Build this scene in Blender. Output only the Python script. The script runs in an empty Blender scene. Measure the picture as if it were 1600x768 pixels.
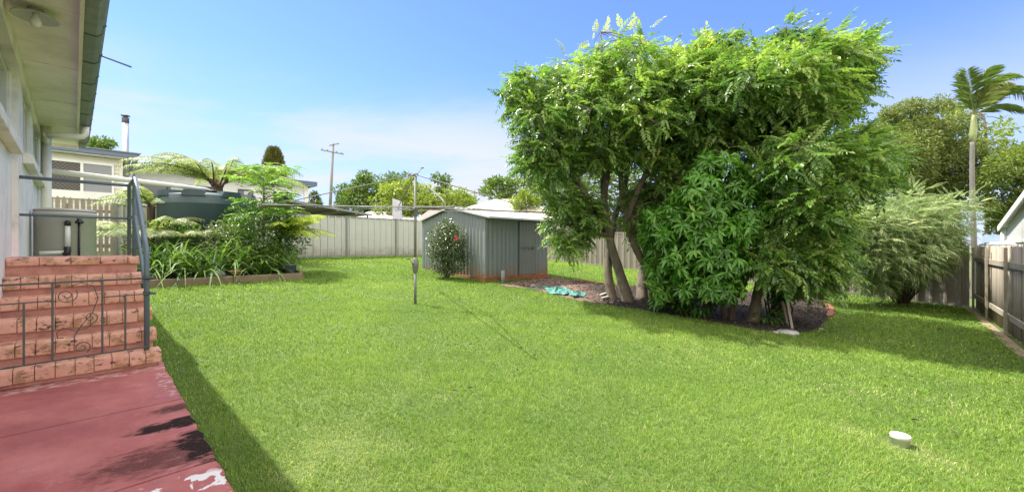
import bpy, bmesh, math, random
import numpy as np
from mathutils import Vector, Matrix
random.seed(7); rng = np.random.default_rng(11)
SC = bpy.context.scene; COL = SC.collection
F = 640.0; E = 1.69; SL = 0.0677
TH = math.atan2(.7305, .683)
ca, sa = math.cos(TH), math.sin(TH)

# ------------------------------------------------------------------ frames
def W(a, b, z=0.0):                       # lot coordinates (a deep along the house, b across) -> world
    return Vector((b*ca - a*sa, b*sa + a*ca, z))
def ab(x, y): return (-x*sa + y*ca, x*ca + y*sa)
def gz_a(a):
    a = np.asarray(a, float)
    return SL*np.clip(a, -9, 23) + .012*np.clip(a-23, 0, 60)
def gz(x, y): return float(gz_a(ab(x, y)[0]))
def R(px, py, Y): return Vector(((px-800)/F*Y, Y, E + (384-py)/F*Y))
def G(px, py):
    u = (px-800)/F; k = -sa*u + ca
    Y = E/((py-384)/F + SL*k)
    return Vector((u*Y, Y, SL*k*Y))
def Gd(px, Y):
    x = (px-800)/F*Y
    return Vector((x, Y, gz(x, Y)))

# ------------------------------------------------------------------ materials
class NT:
    def __init__(s, name):
        s.m = bpy.data.materials.new(name); s.m.use_nodes = True
        s.t = s.m.node_tree; s.t.nodes.clear()
        s.out = s.n('ShaderNodeOutputMaterial')
    def n(s, typ, **kw):
        nd = s.t.nodes.new(typ)
        for k, v in kw.items():
            if k.startswith('i_'): nd.inputs[k[2:].replace('_', ' ')].default_value = v
            else: setattr(nd, k, v)
        return nd
    def l(s, a, b): s.t.links.new(a, b)
    def coord(s): return s.n('ShaderNodeTexCoord').outputs['Object']
    def noise(s, vec, scale, detail=5, rough=.6, dist=0):
        nd = s.n('ShaderNodeTexNoise'); nd.inputs['Scale'].default_value = scale
        nd.inputs['Detail'].default_value = detail; nd.inputs['Roughness'].default_value = rough
        nd.inputs['Distortion'].default_value = dist
        s.l(vec, nd.inputs['Vector']); return nd.outputs['Fac']
    def scalev(s, vec, sc):
        nd = s.n('ShaderNodeMapping'); nd.inputs['Scale'].default_value = sc; s.l(vec, nd.inputs['Vector']); return nd.outputs['Vector']
    def ramp(s, fac, p0, p1, c0=(0,0,0,1), c1=(1,1,1,1)):
        nd = s.n('ShaderNodeValToRGB'); e = nd.color_ramp.elements
        e[0].position = p0; e[1].position = p1; e[0].color = c0; e[1].color = c1
        s.l(fac, nd.inputs['Fac']); return nd.outputs['Color']
    def mix(s, fac, a, b, mode='MIX'):
        nd = s.n('ShaderNodeMixRGB', blend_type=mode)
        for i, v in ((0, fac), (1, a), (2, b)):
            if hasattr(v, 'links'): s.l(v, nd.inputs[i])
            elif i == 0: nd.inputs[0].default_value = v
            else: nd.inputs[i].default_value = (*v[:3], 1)
        return nd.outputs[0]
    def math(s, op, a, b=0.0, clamp=False):
        nd = s.n('ShaderNodeMath', operation=op, use_clamp=clamp)
        for i, v in ((0, a), (1, b)):
            if hasattr(v, 'links'): s.l(v, nd.inputs[i])
            else: nd.inputs[i].default_value = v
        return nd.outputs[0]
    def bump(s, h, strength=.3, dist=.01):
        nd = s.n('ShaderNodeBump'); nd.inputs['Strength'].default_value = strength; nd.inputs['Distance'].default_value = dist
        s.l(h, nd.inputs['Height']); return nd.outputs['Normal']
    def bsdf(s, col, rough=.7, metal=0, normal=None, spec=.5):
        b = s.n('ShaderNodeBsdfPrincipled')
        if hasattr(col, 'links'): s.l(col, b.inputs['Base Color'])
        else: b.inputs['Base Color'].default_value = (*col[:3], 1)
        if hasattr(rough, 'links'): s.l(rough, b.inputs['Roughness'])
        else: b.inputs['Roughness'].default_value = rough
        b.inputs['Metallic'].default_value = metal
        b.inputs['Specular IOR Level'].default_value = spec
        if normal is not None: s.l(normal, b.inputs['Normal'])
        return b
    def done(s, b): s.l(b.outputs[0], s.out.inputs['Surface']); return s.m

MC = {}
def M(name, col, rough=.7, var=.18, scale=6, dirt=None, dirt_amt=.5, dirt_scale=1.3, bump=.15, bscale=60, metal=0, stretch=(1,1,1), spec=.5):
    if name in MC: return MC[name]
    t = NT(name); v = t.scalev(t.coord(), stretch)
    c0 = [x*(1-var) for x in col]; c1 = [min(1, x*(1+var)) for x in col]
    c = t.mix(t.ramp(t.noise(v, scale), .3, .7), c0, c1)
    c = t.mix(t.ramp(t.noise(v, scale*9, 3), .35, .7), c, [x*(1-var*.5) for x in col])
    if dirt is not None:
        c = t.mix(t.math('MULTIPLY', t.ramp(t.noise(v, dirt_scale, 8, .7), .48, .72), dirt_amt), c, dirt)
    n = t.bump(t.noise(v, bscale, 4), bump, .01) if bump else None
    MC[name] = t.done(t.bsdf(c, rough, metal, n, spec)); return MC[name]

def leafmat(name, cols, rough=.45, trans=.3, tcol=None, spec=.5):
    """cols: three colours from old to young leaf, picked by the leaf's own random age"""
    t = NT(name)
    at = t.n('ShaderNodeAttribute', attribute_name='age')
    nd = t.n('ShaderNodeValToRGB'); e = nd.color_ramp.elements
    e[0].position = 0; e[0].color = (*cols[0], 1); e[1].position = 1; e[1].color = (*cols[2], 1)
    m = e.new(.5); m.color = (*cols[1], 1)
    if len(cols) > 3: q = e.new(.93); q.color = (*cols[2], 1); e[-1].color = (*cols[3], 1)
    t.l(at.outputs['Fac'], nd.inputs['Fac'])
    b = t.bsdf(nd.outputs['Color'], rough, spec=spec)
    tr = t.n('ShaderNodeBsdfTranslucent')
    tc = t.mix(1.0, nd.outputs['Color'], tcol or (1.5, 1.6, .7), 'MULTIPLY')
    t.l(tc, tr.inputs['Color'])
    mx = t.n('ShaderNodeMixShader'); mx.inputs[0].default_value = trans
    t.l(b.outputs[0], mx.inputs[1]); t.l(tr.outputs[0], mx.inputs[2])
    return t.done(mx)

# ------------------------------------------------------------------ objects
OFF = {}
def tag(o, label=None, cat=None, group=None, kind=None):
    if label: o['label'] = label
    if cat: o['category'] = cat
    if group: o['group'] = group
    if kind: o['kind'] = kind
    return o
def thing(name, label, cat, loc, rotz=0.0, group=None, frame=None):
    """Empty at the base of a thing; frame = the same point in the coordinates its parts are written in"""
    o = bpy.data.objects.new(name, None); COL.objects.link(o)
    o.empty_display_size = .2
    o.location = loc; o.rotation_euler = (0, 0, rotz)
    tag(o, label, cat, group); OFF[o.name] = Vector(frame if frame is not None else loc)
    return o
def lot_thing(name, label, cat, a, b, z, group=None):   # parts written as (b, a, z)
    return thing(name, label, cat, W(a, b, z), TH, group, frame=(b, a, z))
def root_of(o):
    while o.parent: o = o.parent
    return o
class MB:
    def __init__(s): s.v = []; s.f = []; s.sm = []
    def add(s, vs, fs, smooth=False):
        k = len(s.v); s.v += [tuple(p) for p in vs]
        for f in fs: s.f.append(tuple(i+k for i in f)); s.sm.append(smooth)
        return s
    def box(s, x0, x1, y0, y1, z0, z1):
        return s.add([(x0,y0,z0),(x1,y0,z0),(x1,y1,z0),(x0,y1,z0),(x0,y0,z1),(x1,y0,z1),(x1,y1,z1),(x0,y1,z1)],
              [(3,2,1,0),(4,5,6,7),(0,1,5,4),(1,2,6,5),(2,3,7,6),(3,0,4,7)])
    def bar(s, p, q, w, h, up=(0,0,1)):
        p = Vector(p); q = Vector(q); d = (q-p).normalized(); x = d.cross(Vector(up))
        if x.length < 1e-4: x = d.cross(Vector((1,0,0)))
        x.normalize(); y = x.cross(d)
        vs = [c + x*i*w/2 + y*j*h/2 for c in (p, q) for i, j in ((-1,-1),(1,-1),(1,1),(-1,1))]
        return s.add(vs, [(0,1,2,3),(7,6,5,4),(0,4,5,1),(1,5,6,2),(2,6,7,3),(3,7,4,0)])
    def tube(s, pts, r, n=8, cap=True):
        pts = [Vector(p) for p in pts]; rs = r if hasattr(r, '__len__') else [r]*len(pts)
        k = len(s.v); ref = None
        for i, p in enumerate(pts):
            d = (pts[min(i+1, len(pts)-1)] - pts[max(i-1, 0)])
            d = d.normalized() if d.length > 1e-9 else Vector((0,0,1))
            if ref is None:
                ref = d.cross(Vector((0,0,1)))
                if ref.length < .05: ref = d.cross(Vector((1,0,0)))
            x = (ref - d*ref.dot(d)); x.normalize(); ref = x; y = d.cross(x)
            for j in range(n):
                t = 2*math.pi*j/n; s.v.append(tuple(p + (x*math.cos(t) + y*math.sin(t))*rs[i]))
        for i in range(len(pts)-1):
            for j in range(n):
                j2 = (j+1) % n
                s.f.append((k+i*n+j, k+i*n+j2, k+(i+1)*n+j2, k+(i+1)*n+j)); s.sm.append(True)
        if cap:
            s.f.append(tuple(k+j for j in reversed(range(n)))); s.sm.append(False)
            s.f.append(tuple(k+(len(pts)-1)*n+j for j in range(n))); s.sm.append(False)
        return s
    def lathe(s, c, prof, n=32, smooth=True):
        c = Vector(c); k = len(s.v)
        for r, z in prof:
            for j in range(n):
                t = 2*math.pi*j/n; s.v.append((c.x+r*math.cos(t), c.y+r*math.sin(t), c.z+z))
        for i in range(len(prof)-1):
            for j in range(n):
                j2 = (j+1) % n
                s.f.append((k+i*n+j, k+i*n+j2, k+(i+1)*n+j2, k+(i+1)*n+j)); s.sm.append(smooth)
        s.f.append(tuple(k+j for j in reversed(range(n)))); s.sm.append(False)
        s.f.append(tuple(k+(len(prof)-1)*n+j for j in range(n))); s.sm.append(False)
        return s
    def sheet(s, A, B, H0, H1):   # quad wall
        return s.add([A, B, H1, H0], [(0,1,2,3)])
    def build(s, name, mat, parent=None, off=None, bevel=0, solid=0):
        if off is None: off = OFF[root_of(parent).name] if parent else Vector((0,0,0))
        me = bpy.data.meshes.new(name)
        me.from_pydata([tuple(Vector(v)-Vector(off)) for v in s.v], [], s.f); me.update()
        me.polygons.foreach_set('use_smooth', s.sm)
        o = bpy.data.objects.new(name, me); COL.objects.link(o)
        if mat: me.materials.append(mat)
        if parent: o.parent = parent
        if bevel:
            m = o.modifiers.new('bevel', 'BEVEL'); m.width = bevel; m.segments = 2; m.limit_method = 'ANGLE'
        if solid:
            m = o.modifiers.new('solid', 'SOLIDIFY'); m.thickness = solid
        return o
def solo(name, mb, mat, label, cat, loc, rotz=0, group=None, frame=None, **kw):   # a thing that is one mesh
    o = mb.build(name, mat, None, off=frame if frame is not None else loc, **kw)
    o.location = loc; o.rotation_euler = (0,0,rotz)
    return tag(o, label, cat, group)
def np_mesh(name, V, T, age, mat, parent=None, off=None, smooth=False):
    if off is None: off = OFF[root_of(parent).name]
    me = bpy.data.meshes.new(name); n = len(V)
    me.vertices.add(n); me.vertices.foreach_set('co', (V - np.array(off)[None]).astype(np.float32).ravel())
    m, k = T.shape
    me.loops.add(m*k); me.loops.foreach_set('vertex_index', T.astype(np.int32).ravel())
    me.polygons.add(m); me.polygons.foreach_set('loop_start', np.arange(0, m*k, k, dtype=np.int32))
    me.polygons.foreach_set('loop_total', np.full(m, k, dtype=np.int32))
    if smooth: me.polygons.foreach_set('use_smooth', np.ones(m, dtype=bool))
    me.update(calc_edges=True); me.validate()
    if age is not None:
        at = me.attributes.new('age', 'FLOAT', 'POINT'); at.data.foreach_set('value', age.astype(np.float32))
    me.materials.append(mat)
    o = bpy.data.objects.new(name, me); COL.objects.link(o)
    if parent: o.parent = parent
    return o

# ------------------------------------------------------------------ foliage generators (numpy)
def nrm(v): return v/np.maximum(np.linalg.norm(v, axis=-1, keepdims=True), 1e-9)
def leaves(P, D, N, L, Wd, fold=.25, droop=.15, mid=.42):
    """each leaf: a folded blade of two faces"""
    D = nrm(D); S = nrm(np.cross(D, N)); U = np.cross(S, D)
    L = np.broadcast_to(np.asarray(L, float), (len(P),))[:, None]; Wd = np.broadcast_to(np.asarray(Wd, float), (len(P),))[:, None]
    m = P + D*L*mid
    V = np.stack([P, m + S*Wd/2 + U*Wd*fold, P + D*L - U*L*droop, m - S*Wd/2 + U*Wd*fold], 1).reshape(-1, 3)
    i = np.arange(len(P))[:, None]*4
    T = np.concatenate([i + np.array([0, 1, 2])[None], i + np.array([0, 2, 3])[None]], 0)
    return V, T
def pinnate(P, D, N, L, k, ll, lw, ang=60, droop=.25, fold=.15, taper=True, start=.12, ldroop=.2):
    """fronds with k pairs of leaflets and a leaflet at the tip -> leaflet arrays (index of frond per leaflet)"""
    n = len(P); D = nrm(D); S = nrm(np.cross(D, N)); U = np.cross(S, D)
    L = np.broadcast_to(np.asarray(L, float), (n,))[:, None]
    out = []
    for j in range(k):
        t = start + (1-start)*(j+.5)/k
        pos = P + D*L*t - U*L*droop*t*t
        dd = nrm(D - U*2*droop*t)
        sc = (math.sin(math.pi*min(.97, .18+.75*t))**.7 if taper else 1)
        for s in (-1, 1):
            a = math.radians(ang*(1-.25*t)); jit = rng.normal(0, .12, (n, 3))
            out.append((pos, dd*math.cos(a) + S*s*math.sin(a) - U*ldroop + jit, U + jit*2, ll*sc*(L[:, 0]/np.mean(L)), lw*sc))
    out.append((P + D*L - U*L*droop, D - U*2*droop, U, ll*.9*(L[:, 0]/np.mean(L)), lw*.9))
    PP = np.concatenate([o[0] for o in out]); DD = np.concatenate([o[1] for o in out]); NN = np.concatenate([o[2] for o in out])
    LL = np.concatenate([np.broadcast_to(o[3], (n,)) for o in out]); WW = np.concatenate([np.broadcast_to(o[4], (n,)) for o in out])
    idx = np.tile(np.arange(n), len(out))
    V, T = leaves(PP, DD, NN, LL, WW, fold, .12)
    return V, T, idx
def clump_points(c, r, n, flat=.85, shell=.45, low=.6):
    """points in an ellipsoid, denser towards the shell and upper side; returns points and outward directions"""
    d = nrm(rng.normal(0, 1, (n, 3))); d[:, 2] = np.where(d[:, 2] < 0, d[:, 2]*low, d[:, 2])
    rad = shell + (1-shell)*rng.random(n)**.6
    p = np.array(c)[None] + d*rad[:, None]*np.array([r, r, r*flat])[None]
    return p, d
def inside(poly, x, y):
    x = np.asarray(x, float); y = np.asarray(y, float); r = np.zeros(x.shape, bool); n = len(poly)
    for i in range(n):
        x0, y0 = poly[i]; x1, y1 = poly[(i+1) % n]
        c = ((y0 > y) != (y1 > y)) & (x < (x1-x0)*(y-y0)/((y1-y0) if y1 != y0 else 1e-9) + x0)
        r ^= c
    return r
def edge_dist(poly, x, y):
    d = 1e9
    for i in range(len(poly)):
        a = Vector(poly[i]); b = Vector(poly[(i+1) % len(poly)]); p = Vector((x, y))
        t = max(0, min(1, (p-a).dot(b-a)/max((b-a).length_squared, 1e-9))); d = min(d, (p-a-(b-a)*t).length)
    return d
def fill_clumps(poly, n, Y, depth, rmin, rmax, sep=.75, inset=0):
    """crown as clumps: an outline seen from the yard gets its own distance and thickness"""
    xs = [p[0] for p in poly]; ys = [p[1] for p in poly]; res = []; tries = 0
    big = max(edge_dist(poly, x, y) for x in np.linspace(min(xs), max(xs), 14) for y in np.linspace(min(ys), max(ys), 10) if inside(poly, x, y))
    while len(res) < n and tries < n*60:
        tries += 1
        x = random.uniform(min(xs), max(xs)); y = random.uniform(min(ys), max(ys))
        if not inside(poly, x, y): continue
        e = edge_dist(poly, x, y) - inset; r = min(rmax, max(rmin, e*.85))*random.uniform(.8, 1.1)
        if e < rmin*.4: continue
        th = depth*math.sqrt(min(1, (e+12)/big)); yy = Y + random.uniform(-th, th)
        c = R(x, y, yy); rr = r/F*yy
        if any((c-q).length < sep*min(rr, s) for q, s in res): continue
        res.append((c, rr))
    return res
def branch(mb, p, q, r0, r1, sag=.15, n=5, sides=6):
    p = Vector(p); q = Vector(q); pts = []; d = (q-p); L = d.length
    j = Vector((random.uniform(-1, 1), random.uniform(-1, 1), random.uniform(-.3, .6)))*L*.07
    for i in range(n+1):
        t = i/n
        pts.append(p + d*t + Vector((0, 0, 1))*L*sag*math.sin(math.pi*t) + j*math.sin(math.pi*2*t))
    mb.tube(pts, [r0 + (r1-r0)*(i/n) for i in range(n+1)], sides, cap=False)
def limb(mb, pts, r, n=10):   # smoothed polyline trunk
    P = [Vector(p) for p in pts]; q = []; rr = []
    for i in range(len(P)-1):
        p0 = P[max(i-1, 0)]; p1 = P[i]; p2 = P[i+1]; p3 = P[min(i+2, len(P)-1)]
        for k in range(5):
            t = k/5
            q.append(.5*((2*p1) + (p2-p0)*t + (2*p0-5*p1+4*p2-p3)*t*t + (3*p1-p0-3*p2+p3)*t**3)); rr.append(r[i]+(r[i+1]-r[i])*t)
    q.append(P[-1]); rr.append(r[-1]); rr = [x*random.uniform(.93, 1.07) for x in rr]
    mb.tube(q, rr, n); return q

# ------------------------------------------------------------------ world, sun, camera
sun_h = np.array([.6*-sa - .19*ca, .6*ca - .19*sa]); SUN = Vector((sun_h[0], sun_h[1], 1.0)).normalized()
el = math.asin(SUN.z); az = math.atan2(SUN.x, SUN.y)
wd = bpy.data.worlds.new('World'); SC.world = wd; wd.use_nodes = True
nt = wd.node_tree; nt.nodes.clear()
def wn(t, **k):
    n = nt.nodes.new(t)
    for a, v in k.items(): setattr(n, a, v)
    return n
sky = wn('ShaderNodeTexSky', sky_type='NISHITA', sun_disc=False, sun_elevation=el, sun_rotation=az, altitude=300, air_density=1.0, dust_density=.15, ozone_density=3.2)
bg = wn('ShaderNodeBackground'); bg.inputs['Strength'].default_value = .12
wo = wn('ShaderNodeOutputWorld'); tc = wn('ShaderNodeTexCoord')
sep = wn('ShaderNodeSeparateXYZ'); nt.links.new(tc.outputs['Generated'], sep.inputs[0])
def wm(op, a, b=0.0, clamp=False):
    n = wn('ShaderNodeMath', operation=op, use_clamp=clamp)
    for i, v in ((0, a), (1, b)):
        if hasattr(v, 'links'): nt.links.new(v, n.inputs[i])
        else: n.inputs[i].default_value = v
    return n.outputs[0]
zc = wm('ADD', wm('MAXIMUM', sep.outputs[2], 0), .22)
cx = wm('ADD', wm('DIVIDE', sep.outputs[0], zc), 2.35); cy = wm('DIVIDE', sep.outputs[1], zc)
cmb = wn('ShaderNodeCombineXYZ'); nt.links.new(wm('MULTIPLY', cx, .55), cmb.inputs[0]); nt.links.new(wm('MULTIPLY', cy, 1.0), cmb.inputs[1])
ns = wn('ShaderNodeTexNoise'); ns.inputs['Scale'].default_value = 1.1; ns.inputs['Detail'].default_value = 8; ns.inputs['Roughness'].default_value = .55; ns.inputs['Distortion'].default_value = .6
nt.links.new(cmb.outputs[0], ns.inputs['Vector'])
cl = wn('ShaderNodeMapRange', interpolation_type='SMOOTHSTEP'); nt.links.new(ns.outputs['Fac'], cl.inputs[0])
cl.inputs[1].default_value = .38; cl.inputs[2].default_value = .58
hm = wn('ShaderNodeMapRange', interpolation_type='SMOOTHSTEP'); nt.links.new(sep.outputs[2], hm.inputs[0])
hm.inputs[1].default_value = .40; hm.inputs[2].default_value = .20
lm = wn('ShaderNodeMapRange', interpolation_type='SMOOTHSTEP'); nt.links.new(sep.outputs[0], lm.inputs[0])
lm.inputs[1].default_value = .55; lm.inputs[2].default_value = -.2; lm.inputs[3].default_value = .35
cf = wm('MULTIPLY', wm('MULTIPLY', cl.outputs[0], hm.outputs[0]), lm.outputs[0])
cf = wm('MULTIPLY', cf, .95, True)
def wmix(f, a, b, mode='MIX'):
    n = wn('ShaderNodeMixRGB', blend_type=mode)
    for i, v in ((0, f), (1, a), (2, b)):
        if hasattr(v, 'links'): nt.links.new(v, n.inputs[i])
        elif i == 0: n.inputs[0].default_value = v
        else: n.inputs[i].default_value = (*v, 1)
    return n.outputs[0]
def wrange(v, a, b, c=0., d=1.):
    n = wn('ShaderNodeMapRange', interpolation_type='SMOOTHSTEP'); nt.links.new(v, n.inputs[0])
    for i, x in enumerate((a, b, c, d)): n.inputs[i+1].default_value = x
    return n.outputs[0]
blue = wmix(1.0, sky.outputs[0], (.58, .645, 1.0), 'MULTIPLY')
blue = wmix(wrange(sep.outputs[2], .40, .0, 0, .78), blue, (2.05, 2.32, 2.85))       # milky air low down
blue = wmix(cf, blue, (2.62, 2.75, 2.92))                                             # thin streaky cirrus
# unseen bright cloud added overhead and behind the camera to lighten the shadows
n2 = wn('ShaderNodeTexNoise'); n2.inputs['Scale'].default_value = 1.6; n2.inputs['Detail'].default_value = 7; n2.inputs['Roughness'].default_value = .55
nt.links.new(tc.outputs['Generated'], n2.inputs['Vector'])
fill_cloud = wrange(n2.outputs['Fac'], .30, .46)
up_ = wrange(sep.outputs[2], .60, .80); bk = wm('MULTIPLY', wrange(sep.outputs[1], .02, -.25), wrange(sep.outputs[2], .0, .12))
fill_cloud = wm('MULTIPLY', fill_cloud, wm('MAXIMUM', up_, bk))
blue = wmix(fill_cloud, blue, (9.2, 8.6, 7.7))
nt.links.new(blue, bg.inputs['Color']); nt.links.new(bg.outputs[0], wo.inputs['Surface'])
sl = bpy.data.lights.new('sun', 'SUN'); sl.energy = 3.3; sl.angle = math.radians(.53); sl.color = (1, .95, .87)
so = bpy.data.objects.new('sun', sl); COL.objects.link(so); so.rotation_euler = (-SUN).to_track_quat('-Z', 'Y').to_euler(); so.location = (0, 0, 30)
cam = bpy.data.cameras.new('camera'); co = bpy.data.objects.new('camera', cam); COL.objects.link(co)
co.location = (0, 0, E); co.rotation_euler = (math.radians(90), 0, 0); cam.sensor_width = 36; cam.lens = 36*F/1600; cam.clip_end = 3000; cam.clip_start = .02
SC.camera = co
SC.view_settings.view_transform = 'Standard'; SC.view_settings.look = 'None'; SC.view_settings.exposure = 1.48; SC.view_settings.gamma = 1
SC.render.engine = 'CYCLES'; SC.cycles.max_bounces = 8; SC.cycles.transparent_max_bounces = 8

# ------------------------------------------------------------------ shared materials
white = M('white_paint', (.78, .78, .74), .55, .06, 3, dirt=(.5, .49, .42), dirt_amt=.35)
render_m = M('house_render', (.83, .79, .74), .85, .07, 4, dirt=(.38, .37, .31), dirt_amt=.55, dirt_scale=2.2, bump=.35, bscale=45)
soffit_m = M('soffit_paint', (.84, .78, .74), .7, .05, 2, dirt=(.55, .50, .43), dirt_amt=.6, dirt_scale=2.6)
steel_blue = M('blue_grey_painted_steel', (.115, .17, .21), .45, .15, 8, dirt=(.16, .12, .08), dirt_amt=.3, dirt_scale=9)
galv = M('galvanised_steel', (.17, .178, .165), .6, .2, 9, metal=.25, dirt=(.2, .18, .13), dirt_amt=.4)
pvc = M('pale_pvc', (.72, .71, .65), .45, .05, 4, dirt=(.45, .43, .36), dirt_amt=.35)
black_plastic = M('black_plastic', (.015, .015, .016), .4, .2, 8)
bark = M('grey_bark', (.20, .165, .12), .9, .45, 7, dirt=(.075, .06, .045), dirt_amt=.75, dirt_scale=6, bump=1.0, bscale=22, stretch=(1, 1, .35))
bark_dark = M('brown_bark', (.10, .075, .05), .9, .35, 6, bump=.8, bscale=25, stretch=(1, 1, .3))
glass = NT('window_glass'); glass = glass.done(glass.bsdf((.03, .04, .05), .06, spec=.8))

# ------------------------------------------------------------------ the ground
def build_ground():
    t = NT('ground_turf'); v = t.coord()
    c = t.mix(t.ramp(t.noise(v, .6, 6), .35, .65), (.075, .125, .022), (.115, .17, .032))
    c = t.mix(t.math('MULTIPLY', t.ramp(t.noise(v, 30, 3), .45, .7), .5), c, (.07, .075, .025))
    m = t.done(t.bsdf(c, .9, normal=t.bump(t.noise(v, 40, 3), .6, .02)))
    A = np.concatenate([[-900, -300, -100, -40, -20], np.arange(-12, 30, 1.5), [34, 40, 60, 84, 150, 400, 1200]])
    B = np.concatenate([[-900, -300, -100, -40, -20], np.arange(-8, 26, 2.), [30, 40, 80, 200, 500, 1200]])
    mb = MB()
    vs = [W(a, b, float(gz_a(a))) for a in A for b in B]; nb = len(B)
    mb.add(vs, [(i*nb+j, i*nb+j+1, (i+1)*nb+j+1, (i+1)*nb+j) for i in range(len(A)-1) for j in range(nb-1)], True)
    o = mb.build('ground', m, None); tag(o, kind='structure')
    bpy.context.view_layer.update()
    bm = bmesh.new(); bm.from_mesh(o.data); bmesh.ops.recalc_face_normals(bm, faces=bm.faces)
    if sum(f.normal.z for f in bm.faces) < 0: bmesh.ops.reverse_faces(bm, faces=bm.faces)
    bm.to_mesh(o.data); bm.free()
build_ground()

# tree bed: outline in the yard
BED_PX = [(778,446),(820,450),(858,459),(900,469),(950,477),(1000,484),(1060,494),(1130,506),(1190,517),(1236,522),(1274,516),(1294,500),(1297,485),(1284,470),(1240,462),(1180,456),(1100,450),(1020,447),(962,446),(905,440),(868,434),(856,432),(800,441)]
BED = [(G(*p).x, G(*p).y) for p in BED_PX]
def build_bed():
    t = NT('mulch'); v = t.coord()
    c = t.mix(t.ramp(t.noise(v, 9, 6, .7), .35, .68), (.016, .011, .008), (.045, .030, .021))
    c = t.mix(t.ramp(t.noise(v, 60, 3), .55, .75), c, (.17, .12, .085))
    at = t.n('ShaderNodeSeparateXYZ'); t.l(v, at.inputs[0])
    dirt = t.ramp(t.math('ADD', at.outputs[0], t.math('MULTIPLY', t.noise(v, 1.4), .8)), .0, .02)
    far = t.n('ShaderNodeMapRange'); t.l(t.math('ADD', at.outputs[0], t.math('MULTIPLY', t.noise(v, 2), 1.2)), far.inputs[0]); far.inputs[1].default_value = 3.1; far.inputs[2].default_value = 2.3
    c = t.mix(far.outputs[0], c, t.mix(t.noise(v, 25), (.19, .115, .085), (.30, .21, .16)))
    m = t.done(t.bsdf(c, .95, normal=t.bump(t.noise(v, 28, 5), 1.0, .05)))
    mb = MB(); mb.add([(x, y, gz(x, y)+.012) for x, y in BED], [tuple(range(len(BED)))[::-1]])
    o = mb.build('garden_soil', m); tag(o, kind='structure')
    if o.data.polygons[0].normal.z < 0: o.data.flip_normals()
    # leaf litter and bark chips lying on it
    n = 5600; xs = [p[0] for p in BED]; ys = [p[1] for p in BED]
    x = rng.uniform(min(xs), max(xs), n*2); y = rng.uniform(min(ys), max(ys), n*2); k = inside(BED, x, y); x = x[k][:n]; y = y[k][:n]; n = len(x)
    P = np.stack([x, y, SL*(-x*sa + y*ca) + .016 + rng.random(n)*.03], 1)
    m_ = 260; qx = rng.uniform(-1, 11, m_); qy = rng.uniform(3.5, 12, m_); k = (~inside(BED, qx, qy)) & (qx*ca*0 + (qx*sa*-1 + qy*ca) > -1.2) & (qx*ca + qy*sa < 17); qx, qy = qx[k], qy[k]
    P = np.concatenate([P, np.stack([qx, qy, SL*(-qx*sa + qy*ca) + .045], 1)]); n = len(P)
    D = rng.normal(0, 1, (n, 3)); D[:, 2] *= .25
    V, T = leaves(P, D, np.tile([0, 0, 1.], (n, 1)) + rng.normal(0, .3, (n, 3)), rng.uniform(.03, .09, n), rng.uniform(.015, .035, n))
    lm_ = leafmat('dead_leaf', [(.03, .02, .013), (.07, .046, .03), (.20, .145, .10)], .9, .05)
    o = np_mesh('leaf_litter', V, T, np.repeat(rng.random(n), 4), lm_, off=(0, 0, 0)); tag(o, kind='stuff')
    o['label'] = 'dry brown leaf litter scattered over the soil under the big tree'
build_bed()

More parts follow.
